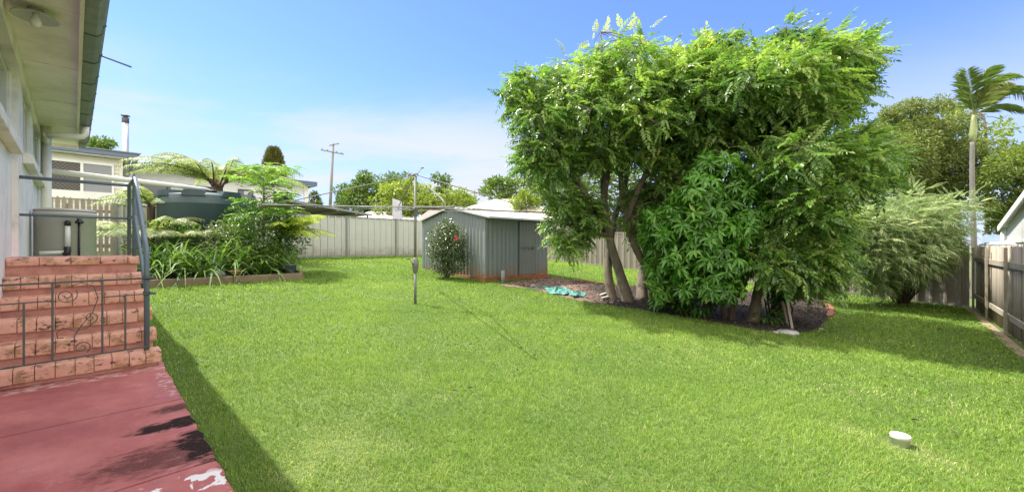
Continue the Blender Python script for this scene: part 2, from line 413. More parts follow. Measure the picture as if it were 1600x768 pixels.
# ------------------------------------------------------------------ path (red painted slabs)
def build_path():
    t = NT('red_painted_concrete'); v = t.coord()     # object space = (b, a) of the lot
    c = t.mix(t.ramp(t.noise(v, 2.5, 6), .32, .7), (.345, .095, .088), (.47, .175, .16))
    c = t.mix(t.math('MULTIPLY', t.ramp(t.noise(v, 1.1, 8, .72), .48, .62), .7), c, (.29, .085, .09))
    c = t.mix(t.math('MULTIPLY', t.ramp(t.noise(v, 3.1, 8, .75), .56, .66), .6), c, (.50, .22, .20))
    c = t.mix(t.math('MULTIPLY', t.ramp(t.noise(v, 16, 6, .8), .64, .70), .55), c, (.16, .06, .06))
    c = t.mix(t.math('MULTIPLY', t.ramp(t.noise(v, 45, 3), .58, .72), .5), c, (.36, .16, .14))
    sx = t.n('ShaderNodeSeparateXYZ'); t.l(v, sx.inputs[0]); X = sx.outputs[0]; Y = sx.outputs[1]
    def patch(cx_, cy_, rx, ry, soft, warp, wsc=5):
        w = t.math('MULTIPLY', t.math('SUBTRACT', t.noise(t.scalev(v, (1, 2.2, 1)), wsc, 6, .65), .5), warp)
        dx = t.math('POWER', t.math('ABSOLUTE', t.math('DIVIDE', t.math('SUBTRACT', X, cx_), rx)), 2)
        dy = t.math('POWER', t.math('ABSOLUTE', t.math('DIVIDE', t.math('SUBTRACT', Y, cy_), ry)), 2)
        d = t.math('ADD', t.math('ADD', dx, dy), w)
        mr = t.n('ShaderNodeMapRange'); t.l(d, mr.inputs[0]); mr.inputs[1].default_value = 1+soft; mr.inputs[2].default_value = 1-soft
        return mr.outputs[0]
    mould = t.math('MAXIMUM', patch(.64, 4.10, .36, .10, .30, 3.4, 7), patch(.68, 3.62, .19, .29, .3, 3.6, 7))
    mould = t.math('MAXIMUM', mould, t.math('MULTIPLY', patch(.45, 3.6, .36, .2, .7, 4.5, 9), .7))
    mould = t.math('MAXIMUM', mould, t.math('MULTIPLY', patch(.58, 4.42, .14, .08, .8, 4, 12), .8))
    c = t.mix(mould, c, (.022, .012, .010))
    peel = t.ramp(t.noise(v, 9, 5, .5, .4), .55, .57)
    peel = t.math('MULTIPLY', peel, patch(.35, 2.95, .5, .32, .2, .6))
    c = t.mix(peel, c, (.72, .70, .69))
    c = t.mix(t.math('MULTIPLY', t.ramp(t.noise(v, 55, 5, .8), .60, .68), .55), c, (.55, .28, .26))
    c = t.mix(t.math('MULTIPLY', t.ramp(t.noise(v, 34, 6, .8, .5), .62, .68), .5), c, (.17, .06, .06))
    edge = t.math('MULTIPLY', t.ramp(t.noise(t.scalev(v, (3, 8, 1)), 4, 6, .7), .48, .56), patch(0, 5.66, 1.5, .09, .3, .8))
    c = t.mix(edge, c, (.56, .36, .33))
    edge2 = t.math('MULTIPLY', t.ramp(t.noise(v, 14, 6, .7), .5, .58), patch(.62, 5.2, .07, .5, .5, .8))
    c = t.mix(edge2, c, (.50, .30, .27))
    rgh = t.ramp(t.noise(v, 6, 4), .3, .7, (.5, .5, .5, 1), (.75, .75, .75, 1))
    m = t.done(t.bsdf(c, t.mix(mould, rgh, (.95, .95, .95)), normal=t.bump(t.noise(v, 70, 4), .2, .006), spec=.2))
    mb = MB(); js = [-6, .9, 2.1, 3.34, 4.61, 5.9]
    for i in range(len(js)-1):
        a0, a1 = js[i]+.008, js[i+1]-.008; b0, b1 = -.52, .655
        n = 14
        def ez(a): return SL*a
        rb = [b1 + random.uniform(-.012, .012) for _ in range(n+1)]
        aa = [a0 + (a1-a0)*k/n for k in range(n+1)]
        top = [(b0, a, ez(a)+.03) for a in aa] + [(rb[k], aa[k], ez(aa[k])+.03) for k in range(n, -1, -1)]
        bot = [(p[0], p[1], p[2]-.09) for p in top]; N = len(top)
        mb.add(top+bot, [tuple(range(N))[::-1]] + [(k, (k+1) % N, N+(k+1) % N, N+k) for k in range(N)])
    o = mb.build('path', m, None, bevel=.006); o.rotation_euler = (0, 0, TH); tag(o, kind='structure')
    bm = bmesh.new(); bm.from_mesh(o.data); bmesh.ops.recalc_face_normals(bm, faces=bm.faces)
    tops = [f for f in bm.faces if len(f.verts) > 4]
    if tops and tops[0].normal.z < 0: bmesh.ops.reverse_faces(bm, faces=bm.faces)
    bm.to_mesh(o.data); bm.free()
    # pale dirt strip at the foot of the paling fence
    mb = MB(); n = 30
    lo = []; hi = []
    for i in range(n+1):
        b = 4+13.6*i/n; w = .16 + random.uniform(-.04, .04)
        lo.append(W(-1.62, b, SL*-1.62+.015)); hi.append(W(-1.62+w, b, SL*(-1.62+w)+.015))
    mb.add(lo+hi, [(i, i+1, n+2+i, n+1+i) for i in range(n)])
    o = mb.build('dirt_strip', M('pale_dirt', (.33, .25, .17), .95, .3, 5, bump=.6, bscale=30)); tag(o, kind='structure')
build_path()

# ------------------------------------------------------------------ grass blades
SHED_P = Vector((-.80, 12.3)); SD1 = Vector((.738, .675)); SD2 = Vector((-.675, .738)); SDW, SDL = 2.69, 3.63
SPH = math.atan2(.675, .738)
def build_grass():
    rings = [(1.6, 3.6, 9800, .0031, .042), (3.6, 5.5, 6400, .0038, .044), (5.5, 9, 3300, .0058, .046), (9, 15, 1400, .010, .05), (15, 27, 560, .019, .055)]
    Ps = []; Ws = []; Hs = []
    for r0, r1, den, w, h in rings:
        th = math.radians(66); n = int(den*th*(r1*r1-r0*r0))
        r = np.sqrt(rng.uniform(r0*r0, r1*r1, n)); t = rng.uniform(-th, th, n)
        x = r*np.sin(t); y = r*np.cos(t); a = -x*sa + y*ca; b = x*ca + y*sa
        k = (a > -1.5 + .05*np.sin(b*9)) & (a < 17.62) & (b < 17.72) & (b > .655 + .02*np.sin(a*17)*np.sin(a*5))
        k &= ~((a > 11.72) & (b < 4.2)) & ~((a > 11.6) & (b < 1.1))
        k &= ~inside(BED, x, y); cg = G(1407, 694); cd = np.hypot(x-cg.x, y-cg.y); k &= cd > .085 + .10*rng.random(len(x))**2
        q = (x-SHED_P.x)*SD1.x + (y-SHED_P.y)*SD1.y; s = (x-SHED_P.x)*SD2.x + (y-SHED_P.y)*SD2.y
        k &= ~((q > -.03) & (q < SDW+.03) & (s > -.03) & (s < SDL))
        x, y, a = x[k], y[k], a[k]
        Ps.append(np.stack([x, y, SL*a], 1)); Ws.append(np.full(len(x), w)); Hs.append(np.full(len(x), h))
    P = np.concatenate(Ps); Wd = np.concatenate(Ws); H = np.concatenate(Hs); n = len(P)
    def vn(x, y, s, seed):      # smooth value noise
        g = np.random.default_rng(seed).random((64, 64)); X = x/s + 100; Y = y/s + 100
        i = np.floor(X).astype(int); j = np.floor(Y).astype(int); fx = X-i; fy = Y-j; fx = fx*fx*(3-2*fx); fy = fy*fy*(3-2*fy)
        return (g[i % 64, j % 64]*(1-fx)*(1-fy) + g[(i+1) % 64, j % 64]*fx*(1-fy) + g[i % 64, (j+1) % 64]*(1-fx)*fy + g[(i+1) % 64, (j+1) % 64]*fx*fy)
    x, y = P[:, 0], P[:, 1]
    patch = .55*vn(x, y, .55, 1) + .45*vn(x, y, .16, 2)
    H = H*(.55 + .8*patch)*rng.uniform(.6, 1.25, n)
    dry = np.zeros(n)
    for (px, py, rx) in ((1407, 700, .22), (1330, 672, .16), (1470, 722, .18), (515, 700, .32), (470, 735, .2), (1000, 478, .3)):
        g = G(px, py); d = np.hypot(x-g.x, y-g.y)/rx; dry = np.maximum(dry, np.exp(-d*d*1.2))
    dry = dry*(.55 + .9*vn(x, y, .07, 5)) + .35*np.clip(vn(x, y, .9, 21)*vn(x, y, .22, 22)*2.2-.75, 0, 1)
    age = np.clip(.14 + .42*patch + rng.normal(0, .19, n) + .16*(vn(x, y, 2.6, 8)-.5) + .10*(vn(x, y, .9, 31)-.5), 0, .80)
    straw = rng.random(n) < (.025 + .55*dry)
    age = np.where(straw, rng.uniform(.88, 1, n), age)
    H = H*(1-.55*np.clip(dry, 0, 1))
    t = rng.uniform(0, 2*math.pi, n); lean = rng.uniform(.25, 1.15, n)
    D = np.stack([np.cos(t)*lean, np.sin(t)*lean, np.ones(n)], 1); D = nrm(D)
    S = np.stack([-np.sin(t), np.cos(t), np.zeros(n)], 1)
    tw = rng.uniform(-.9, .9, n)[:, None]; S = nrm(S + tw*np.stack([np.cos(t), np.sin(t), np.zeros(n)], 1))
    L = (H*1.15)[:, None]; w = (Wd*rng.uniform(.7, 1.3, n))[:, None]
    b0 = P - S*w*.5 - np.array([[0, 0, .006]]); b1 = P + S*w*.5 - np.array([[0, 0, .006]])
    mid = P + D*L*.55; m0 = mid - S*w*.42; m1 = mid + S*w*.42
    tip = P + D*L*.95 + np.stack([np.cos(t), np.sin(t), -.5*np.ones(n)], 1)*L*.28*lean[:, None]
    V = np.stack([b0, b1, m1, m0, tip], 1).reshape(-1, 3); i = np.arange(n)[:, None]*5
    T = np.concatenate([i + np.array([[0, 1, 2]]), i + np.array([[0, 2, 3]]), i + np.array([[3, 2, 4]])], 0)
    m = leafmat('grass_blade', [(.085, .175, .026), (.215, .345, .055), (.41, .51, .13), (.60, .55, .32)], .6, .35, (1.35, 1.35, .7), spec=.2)
    o = np_mesh('grass', V, T, np.repeat(age, 5), m, off=(0, 0, 0)); tag(o, kind='stuff'); o['label'] = 'short green mown lawn grass covering the back yard'
    print('grass blades', n)
build_grass()

# ------------------------------------------------------------------ our house
def build_house():
    z = lambda r: r + E
    h = lot_thing('house', 'cream rendered house wall with eave, gutter and high sills along the red path', 'house', 4, -.5, z(-1.75))
    A0, A1 = -4.0, 12.5
    s = z(1.22); hd = z(2.02); top = z(2.17)
    wins = [(4.2, 7.38, -.50), (8.2, 9.45, -.45), (10.15, 11.75, -.45)]
    mb = MB(); lo = z(-2.3)
    def seg(a0, a1, bf, zz0, zz1): mb.box(bf-.24, bf, a0, a1, zz0, zz1)
    seg(A0, 4.2, -.5, lo, top); seg(4.2, 7.38, -.5, lo, s); seg(4.2, 7.38, -.5, hd, top); seg(7.38, 7.6, -.5, lo, top)
    seg(7.6, 8.2, -.45, lo, top); seg(8.2, 9.45, -.45, lo, s); seg(8.2, 9.45, -.45, hd, top); seg(9.45, 10.15, -.45, lo, top)
    seg(10.15, 11.75, -.45, lo, s); seg(10.15, 11.75, -.45, hd, top); seg(11.75, A1, -.45, lo, top)
    mb.box(-7.5, -.69, A1-.24, A1, lo, top); mb.box(-7.5, -.74, A0, A0+.24, lo, top)
    mb.box(-.45, -.42, 7.602, A1, top-.17, top-.002); mb.box(-.5, -.42, A0, 7.6, top-.17, top-.002)   # head moulding under the soffit
    mb.build('wall', render_m, h)
    sillm = M('sill_render', (.83, .79, .72), .8, .07, 5, dirt=(.36, .36, .30), dirt_amt=.6, dirt_scale=4, bump=.3)
    for a0, a1, bf in wins:
        fr = MB()
        for p, q in ((a0+.002, a0+.05), (a1-.05, a1-.002), ((a0+a1)/2-.025, (a0+a1)/2+.025)): fr.box(bf-.11, bf-.02, p, q, s+.002, hd-.002)
        fr.box(bf-.108, bf-.022, a0+.05, a1-.05, s+.002, s+.05); fr.box(bf-.108, bf-.022, a0+.05, a1-.05, hd-.05, hd-.002)
        w = fr.build('window', white, h)
        MB().box(bf-.075, bf-.068, a0+.05, a1-.05, s+.05, hd-.05).build('pane', glass, w)
        sb = MB(); x0, x1 = bf+.001, bf+.095     # sloping sill
        y0, y1 = a0-.06, a1+.06
        sb.add([(x0,y0,s-.16),(x1,y0,s-.16),(x1,y0,s-.055),(x0,y0,s-.01),(x0,y1,s-.16),(x1,y1,s-.16),(x1,y1,s-.055),(x0,y1,s-.01)],
               [(0,1,2,3),(7,6,5,4),(0,4,5,1),(1,5,6,2),(2,6,7,3),(3,7,4,0)])
        sb.build('sill', sillm, w, bevel=.006)
    so_ = MB(); bo = .035; js = [A0-.4, -1.6, .2, 2.0, 3.8, 5.6, 7.4, 9.2, 11.0, 12.95]
    for i in range(len(js)-1): so_.box(-.75, bo, js[i]+.004, js[i+1]-.004, top, top+.02)
    for j in js[1:-1]: so_.box(-.45, bo, j-.02, j+.02, top-.008, top-.0005)
    so_.build('soffit', soffit_m, h)
    fa = MB(); fa.box(bo, bo+.03, A0-.4, 12.95, top-.075, top+.20); fa.box(-.75, bo-.002, 12.95, 12.98, top-.07, top+.16)
    fa.build('fascia', M('fascia_paint', (.80, .74, .66), .7, .06, 3, dirt=(.35, .34, .27), dirt_amt=.5), h)
    # gutter: open quad profile, weathered grey green
    gm = M('weathered_gutter', (.125, .165, .145), .45, .25, 3, dirt=(.30, .33, .30), dirt_amt=.7, dirt_scale=2.5, bump=.2, bscale=18)
    b0 = bo+.034; zb = top-.02; pr = [(b0, zb+.15), (b0, zb), (b0+.085, zb-.004), (b0+.125, zb+.03), (b0+.13, zb+.10), (b0+.155, zb+.125), (b0+.145, zb+.14)]
    g = MB(); ya = [A0-.4, 12.9]
    g.add([(p[0], y, p[1]) for y in ya for p in pr], [(i, i+1, len(pr)+i+1, len(pr)+i) for i in range(len(pr)-1)])
    gu = g.build('gutter', gm, h, solid=.004)
    for y in [x*.92+.45 for x in range(-4, 14)]:
        jb = MB(); jb.add([(p[0]+.005*(i > 1), y+d, p[1]-.006*(i in (1, 2, 3))) for d in (-.007, .007) for i, p in enumerate(pr)], [(i, i+1, len(pr)+i+1, len(pr)+i) for i in range(len(pr)-1)])
        jb.build('gutter_bracket', M('gutter_bracket_steel', (.05, .065, .06), .6, .3, 8), gu, solid=.006)
    MB().tube([(b0+.12, 6.85, zb+.10), (b0+.42, 6.95, zb+.075)], .011, 8).build('overflow_rod', steel_blue, gu)
    # roof
    rf = MB(); zr = top+.16
    rf.add([(.19, A0-.4, zr), (.19, 13.0, zr), (-4, 13.0, zr+1.7), (-4, A0-.4, zr+1.7), (-8.2, 13.0, zr), (-8.2, A0-.4, zr)], [(0, 1, 2, 3), (3, 2, 4, 5)])
    rf.build('roof', M('roof_tile', (.22, .12, .09), .8, .2, 3), h, solid=.05)
    # downpipe with its offset to the gutter
    dp = MB(); py = 11.3; px = -.345
    dp.tube([(px, py, z(-1.0)), (px, py, top-.002)], .068, 20)
    d = dp.build('downpipe', M('downpipe_cream', (.80, .78, .68), .5, .05, 4, dirt=(.45, .44, .36), dirt_amt=.4), h)
    sn = MB(); zz = z(1.93)
    sn.tube([(px+.03, 10.6, zz-.03), (-.05, 10.6, zz), (.04, 10.6, zz), (.10, 10.6, zz+.02), (.135, 10.6, zz+.07), (.14, 10.6, zz+.20)], .052, 16)
    sn.tube([(-.345, 11.3, zz-.05), (-.345, 10.95, zz-.045), (px+.03, 10.6, zz-.03)], .045, 12)
    sn.build('offset_pipe', MC['downpipe_cream'], d)
    # round light under the eave
    lf = MB(); c = (-.24, 5.75, top)
    lf.lathe(c, [(.05, -.001), (.055, -.03), (.075, -.04), (.15, -.075), (.155, -.085), (.145, -.083), (.07, -.05), (.02, -.045)], 32)
    l = lf.build('eave_light', M('enamel_shade', (.5, .5, .46), .4, .1, 5), h)
    MB().lathe((c[0], c[1], top-.045), [(.018, 0), (.022, -.03), (.036, -.06), (.04, -.085), (.03, -.112), (.008, -.124)], 20).build('bulb', M('opal_bulb', (.8, .8, .75), .25, .02), l)
build_house()

# ------------------------------------------------------------------ brick steps, rail, gate
def brickmat():
    t = NT('salmon_painted_brick'); v = t.coord()
    c = t.mix(t.ramp(t.noise(v, 5, 5), .3, .7), (.66, .32, .235), (.75, .43, .33))
    c = t.mix(t.ramp(t.noise(t.scalev(v, (1, 1.5, 1)), 7, 7, .72), .50, .58), c, (.40, .22, .12))
    c = t.mix(t.ramp(t.noise(t.scalev(v, (1, 1, 1.4)), 4.3, 7, .7), .57, .63), c, (.54, .33, .16))
    c = t.mix(t.ramp(t.noise(t.scalev(v, (1, 1, 2.)), 10, 6, .75), .575, .60), c, (.09, .05, .05))
    c = t.mix(t.math('MULTIPLY', t.ramp(t.noise(v, 30, 4), .5, .7), .35), c, (.70, .43, .35))
    return t.done(t.bsdf(c, .65, normal=t.bump(t.noise(v, 40, 5), .35, .012)))
def build_steps():
    z0 = E - 1.30
    st = lot_thing('brick_steps', 'salmon painted brick steps climbing beside the rendered house wall', 'steps', 5.72, .05, z0)
    bmx = brickmat(); cm = M('pink_painted_mortar', (.62, .31, .245), .85, .2, 6, dirt=(.24, .09, .08), dirt_amt=.7, dirt_scale=5, bump=.4)
    N = 6; rise = (E-.128 - z0)/N
    for i in range(N):
        a0 = 5.72 + .232*i; zt = z0 + rise*(i+1); zb = z0-.1 if i == 0 else zt-rise-.02
        bl = -.499 if True else 0; br = .64 - .014*i
        last = i == N-1
        a1 = 7.78 if last else a0+.30
        mb = MB(); mb.box(bl, br-.03, a0+.045, a1, zb, zt-.018)
        sname = 'landing' if last else 'step'
        o = mb.build(sname, cm, st)
        nb = MB(); hgt = .09 if last else .128; nbr = 9; wdt = (br-bl)/nbr
        for k in range(nbr):
            g = .0022; x0 = bl + wdt*k + g; x1 = bl + wdt*(k+1) - g; j = random.uniform(-.006, .006); jz = random.uniform(-.004, .003)
            if last and k % 2: continue
            if last: x1 = bl + wdt*min(k+2, nbr) - .002; j = jz = 0
            # bull-nosed brick on edge, its top falling gently to the front
            f0 = a0 + j; zz = zt + jz
            prof = [(f0+.008, zz-hgt), (f0+.002, zz-hgt+.006), (f0, zz-.035), (f0+.005, zz-.013), (f0+.016, zz-.004), (f0+.05, zz), (f0+.22, zz+.002), (f0+.22, zz-hgt)]
            n = len(prof)
            nb.add([(x, p[0], p[1]) for x in (x0, x1) for p in prof], [tuple(range(n)), tuple(range(2*n-1, n-1, -1))] + [(m_, n+m_, n+(m_+1) % n, (m_+1) % n) for m_ in range(n)])
        nb.build('brick_nosing', bmx, o, bevel=.004)
        if last: MB().box(bl, br, a0+.222, 7.78, zt-.017, zt+.001).build('landing_top', cm, o)
    # handrail
    hr = lot_thing('stair_handrail', 'blue grey tube handrail running across the landing and down the brick steps', 'handrail', 6.95, .52, E-.128)
    zl = E-.128; b = .52; r = .021
    top = E+.83; low = E+.377
    MB().tube([(-.449, 7.70, top), (b-.05, 7.70, top), (b, 7.70, top-.0)], r, 12).build('top_rail', steel_blue, hr)
    MB().tube([(-.449, 7.70, low), (b, 7.70, low)], .016, 12).build('lower_rail', steel_blue, hr)
    MB().tube([(b, 7.70, zl), (b, 7.70, top-.02), (b, 7.66, top), (b, 7.3, top+.005), (b, 6.99, top+.01)], r, 12).build('post', steel_blue, hr)
    MB().tube([(b, 6.99, zl), (b, 6.99, top+.02)], r, 12).build('post', steel_blue, hr)
    MB().tube([(b, 7.0, top-.015), (b, 6.97, top+.02), (b, 6.92, top), (b+.008, 5.98, E+.06), (b+.01, 5.86, E-.02), (b+.01, 5.83, E-.12), (b+.01, 5.82, E-1.11)], .024, 14).build('sloping_rail', steel_blue, hr)
    MB().tube([(b, 7.70, low), (b, 6.99, low)], .016, 12).build('lower_rail', steel_blue, hr)
    MB().tube([(b, 6.99, low-.0), (b, 6.93, low-.01), (b+.008, 5.98, E-.40), (b+.01, 5.83, E-.50)], .018, 12).build('sloping_lower_rail', steel_blue, hr)
    # wrought iron gate
    H0 = Vector((-3.8, 4.3, E-1.047)); gd = Vector((-.567, -.823, 0)).normalized()
    gt = thing('iron_gate', 'low wrought iron gate with scrollwork standing across the foot of the brick steps', 'gate', H0, 0)
    iron = M('weathered_black_iron', (.075, .085, .085), .55, .3, 12, dirt=(.16, .085, .045), dirt_amt=.6, dirt_scale=14)
    P = lambda s_, h_: H0 + gd*s_ + Vector((0, 0, h_))
    L = 1.05; hh = .712
    f = MB()
    f.tube([P(-.04, hh), P(L-.06, hh), P(L+.02, hh-.015), P(L+.10, hh-.05)], .009, 8)
    MB().bar(P(0, 0), P(L, 0), .018, .012).build('bottom_bar', iron, gt)
    f.build('top_bar', iron, gt)
    for s_, h0, h1 in ((.193, 0, .547), (.36, 0, hh), (.687, 0, hh), (.856, 0, .547)): MB().bar(P(s_, h0), P(s_, h1), .014, .014, up=gd).build('upright_bar', iron, gt)
    MB().bar(P(-.04, .547), P(.36, .547), .014, .010).build('middle_bar', iron, gt); MB().bar(P(.687, .547), P(L+.05, .547), .014, .010).build('middle_bar', iron, gt)
    def spiral(c0, h0, r0, r1, t0, turns, k=26):
        return [(c0 + (r0+(r1-r0)*i/k)*math.cos(t0+turns*2*math.pi*i/k), h0 + (r0+(r1-r0)*i/k)*math.sin(t0+turns*2*math.pi*i/k)) for i in range(k+1)]
    def scroll(ps): 
        m = MB(); m.tube([P(*p) for p in ps], .0042, 6); m.build('scroll', iron, gt)
    scroll(spiral(.60, .585, .012, .075, 0, -1.6))
    scroll([(.60, .66), (.5, .70), (.42, .66), (.39, .54), (.43, .40), (.50, .30), (.55, .20), (.545, .14)])
    scroll(spiral(.50, .085, .012, .062, 1, 1.5))
    scroll(spiral(.44, .36, .01, .05, 2, 1.3))
    scroll([(.40, .33), (.47, .26), (.54, .25), (.62, .29), (.66, .25), (.655, .20), (.62, .20)])
    hp = W(5.82, .53, 0)
    for h_ in (.712, .547):
        hg = MB(); hg.tube([P(-.04, h_), Vector((hp.x, hp.y, H0.z+h_))], .012, 8); hg.lathe((hp.x, hp.y, H0.z+h_-.02), [(.031, 0), (.031, .04)], 16); hg.build('hinge', iron, gt)
build_steps()

# ------------------------------------------------------------------ tanks
def build_tanks():
    a, b = 9.5, -.085; zb = SL*a
    g = M('grey_tank_plastic', (.50, .49, .44), .5, .05, 3, dirt=(.24, .24, .21), dirt_amt=.35)
    t = lot_thing('slim_tank', 'light grey round tank behind the stair landing with white and black pipes', 'water tank', a, b, zb)
    r = .335; H = E+.56-zb
    MB().lathe((b, a, zb), [(r-.02, 0), (r, .02), (r, H-.10), (r+.012, H-.095), (r+.012, H-.05), (r-.005, H-.03)], 48).build('body', g, t)
    MB().lathe((b, a, zb), [(r+.008, H-.028), (r+.012, H-.01), (r-.03, H+.012), (.05, H+.03), (.0, H+.03)], 48).build('lid', g, t)
    def f(px, py, Y): p = R(px, py, Y); q = ab(p.x, p.y); return (q[1], q[0], p.z)
    y = 9.12
    pp = MB(); x = -.065
    zt, z2 = E+.32, E-.06
    pp.tube([(x, y, z2), (x, y, zt)], .03, 16); pp.build('white_pipe', pvc, t); pp = MB(); pp.tube([(x-.28, y, E-.105), (x-.04, y, E-.095)], .028, 14)
    pp.build('overflow_pipe', pvc, t)
    MB().tube([(x, y+.06, zt+.03), (x, y, zt+.035), (x, y, zt-.015)], .036, 14).build('pipe_elbow', black_plastic, t)
    MB().tube([(x, y, z2+.05), (x, y, z2-.05), (x-.05, y, z2-.06)], .038, 14).build('pipe_elbow', black_plastic, t)
    bl = MB(); bl.tube([(x+.12, 9.18, E-.4), (x+.12, 9.18, E+.36)], .013, 10); bl.lathe((x+.12, 9.2, E+.35), [(.05, 0), (.05, .03), (.03, .04), (.03, .07)], 18)
    bl.build('black_pipe', black_plastic, t)
    MB().tube([(x, y, z2-.06), (x, y, zb)], .03, 12).build('drain_pipe', black_plastic, t)
    # big green rainwater tank
    c = Gd(326, 13.0); top = E + (384-303)/F*12.0
    gr = M('dark_green_tank_plastic', (.026, .055, .064), .5, .06, 2, dirt=(.06, .10, .09), dirt_amt=.3)
    t2 = thing('rainwater_tank', 'large dark green round rainwater tank half hidden by garden plants', 'water tank', c)
    r = 1.25; H = top - c.z; pr = [(r-.03, 0), (r, .04), (r, H-.30), (r+.012, H-.28), (r+.012, H-.25), (r, H-.23), (r, H-.02), (r-.02, H)]
    MB().lathe(c, pr, 72).build('body', gr, t2)
    ld = MB(); ld.lathe(c, [(r-.03, H+.001), (r-.10, H+.012), (.70, H+.10), (.30, H+.16), (0, H+.16)], 72)
    for k in range(8):      # raised shoulders between the sunken bays of the lid
        q0 = 2*math.pi*(k+.12)/8; m_ = 7; lo = []; hi = []; ins = []
        for i in range(m_+1):
            u = i/m_; q = q0 + u*2*math.pi*.62/8; qi = q0 + (u*.74+.13)*2*math.pi*.62/8
            lo.append(c + Vector((math.cos(q)*(r+.022), math.sin(q)*(r+.022), H-.06))); hi.append(c + Vector((math.cos(qi)*(r+.015), math.sin(qi)*(r+.015), H+.115))); ins.append(c + Vector((math.cos(qi)*.66, math.sin(qi)*.66, H+.155)))
        n0 = m_+1; back = [Vector((v.x*.97+c.x*.03, v.y*.97+c.y*.03, v.z)) for v in lo]; base_ = [Vector((v.x, v.y, H+c.z+.02)) for v in ins]
        ld.add(lo+hi+ins, [(i, i+1, n0+i+1, n0+i) for i in range(m_)] + [(n0+i, n0+i+1, 2*n0+i+1, 2*n0+i) for i in range(m_)], False)
        for e in (0, m_): ld.add([lo[e], hi[e], ins[e], base_[e]], [(0, 1, 2, 3)])
    ld.build('lid', gr, t2)
    st = MB(); st.lathe(c + Vector((.25, -.1, H+.161)), [(.2, 0), (.2, .05), (.17, .06), (0, .06)], 32); st.build('inlet_strainer', black_plastic, t2)
    # overhead feed pipe
    p0 = W(12.35, -.40, E+1.50); p1 = Vector((c.x+.05, c.y-.1, top+.26))
    pm = MB(); pm.tube([p0, p0.lerp(p1, .97), p1 + Vector((0, 0, -.02)), p1 + Vector((.06, .03, -.09))], .058, 16)
    solo('overhead_pipe', pm, pvc, 'long pale grey pipe running overhead from the house to the green rainwater tank', 'pipe', p0)
build_tanks()

# dirt thrown up on the foot of sheet metal walls
def rust(m, col=(.26, .13, .06), lo=-.52):
    nt_ = m.node_tree; b = next(n for n in nt_.nodes if n.type == 'BSDF_PRINCIPLED'); src = b.inputs['Base Color'].links[0].from_socket
    tcn = nt_.nodes.new('ShaderNodeTexCoord'); sp = nt_.nodes.new('ShaderNodeSeparateXYZ'); nt_.links.new(tcn.outputs['Object'], sp.inputs[0])
    no = nt_.nodes.new('ShaderNodeTexNoise'); no.inputs['Scale'].default_value = 4; no.inputs['Detail'].default_value = 6; nt_.links.new(tcn.outputs['Object'], no.inputs['Vector'])
    ad = nt_.nodes.new('ShaderNodeMath'); ad.operation = 'MULTIPLY_ADD'; ad.inputs[1].default_value = -.9; nt_.links.new(no.outputs['Fac'], ad.inputs[0]); nt_.links.new(sp.outputs[2], ad.inputs[2])
    mr = nt_.nodes.new('ShaderNodeMapRange'); mr.inputs[1].default_value = .05; mr.inputs[2].default_value = lo; nt_.links.new(ad.outputs[0], mr.inputs[0])
    mx_ = nt_.nodes.new('ShaderNodeMixRGB'); nt_.links.new(mr.outputs[0], mx_.inputs[0]); nt_.links.new(src, mx_.inputs[1]); mx_.inputs[2].default_value = (*col, 1); nt_.links.new(mx_.outputs[0], b.inputs['Base Color'])

# ------------------------------------------------------------------ fences
def corrugated(mb, p0, p1, z0, z1, pitch, depth, style='trap', nrm_=None, zt=None):
    """profiled sheet wall from p0 to p1; z0, z1 functions of the distance along it"""
    p0 = Vector((p0[0], p0[1])); p1 = Vector((p1[0], p1[1])); L = (p1-p0).length; d = (p1-p0)/L; nn = Vector((d.y, -d.x))
    if nrm_ is not None: nn = Vector(nrm_)
    st = []
    if style == 'trap':
        s = 0
        while s < L:
            for k, o in ((0, 0), (.30, 0), (.36, 1), (.50, 1), (.56, 0)): st.append((s+k*pitch, o))
            s += pitch
    else:
        n = int(L/pitch*8); st = [(L*i/n, .5+.5*math.sin(2*math.pi*i/8)) for i in range(n+1)]
    st = [(s, o) for s, o in st if s < L] + [(L, st[-1][1])]
    vs = []
    for s, o in st:
        q = p0 + d*s + nn*depth*o
        vs += [(q.x, q.y, z0(s)), (q.x, q.y, z1(s))]
    mb.add(vs, [(2*i, 2*i+2, 2*i+3, 2*i+1) for i in range(len(st)-1)], style != 'trap')
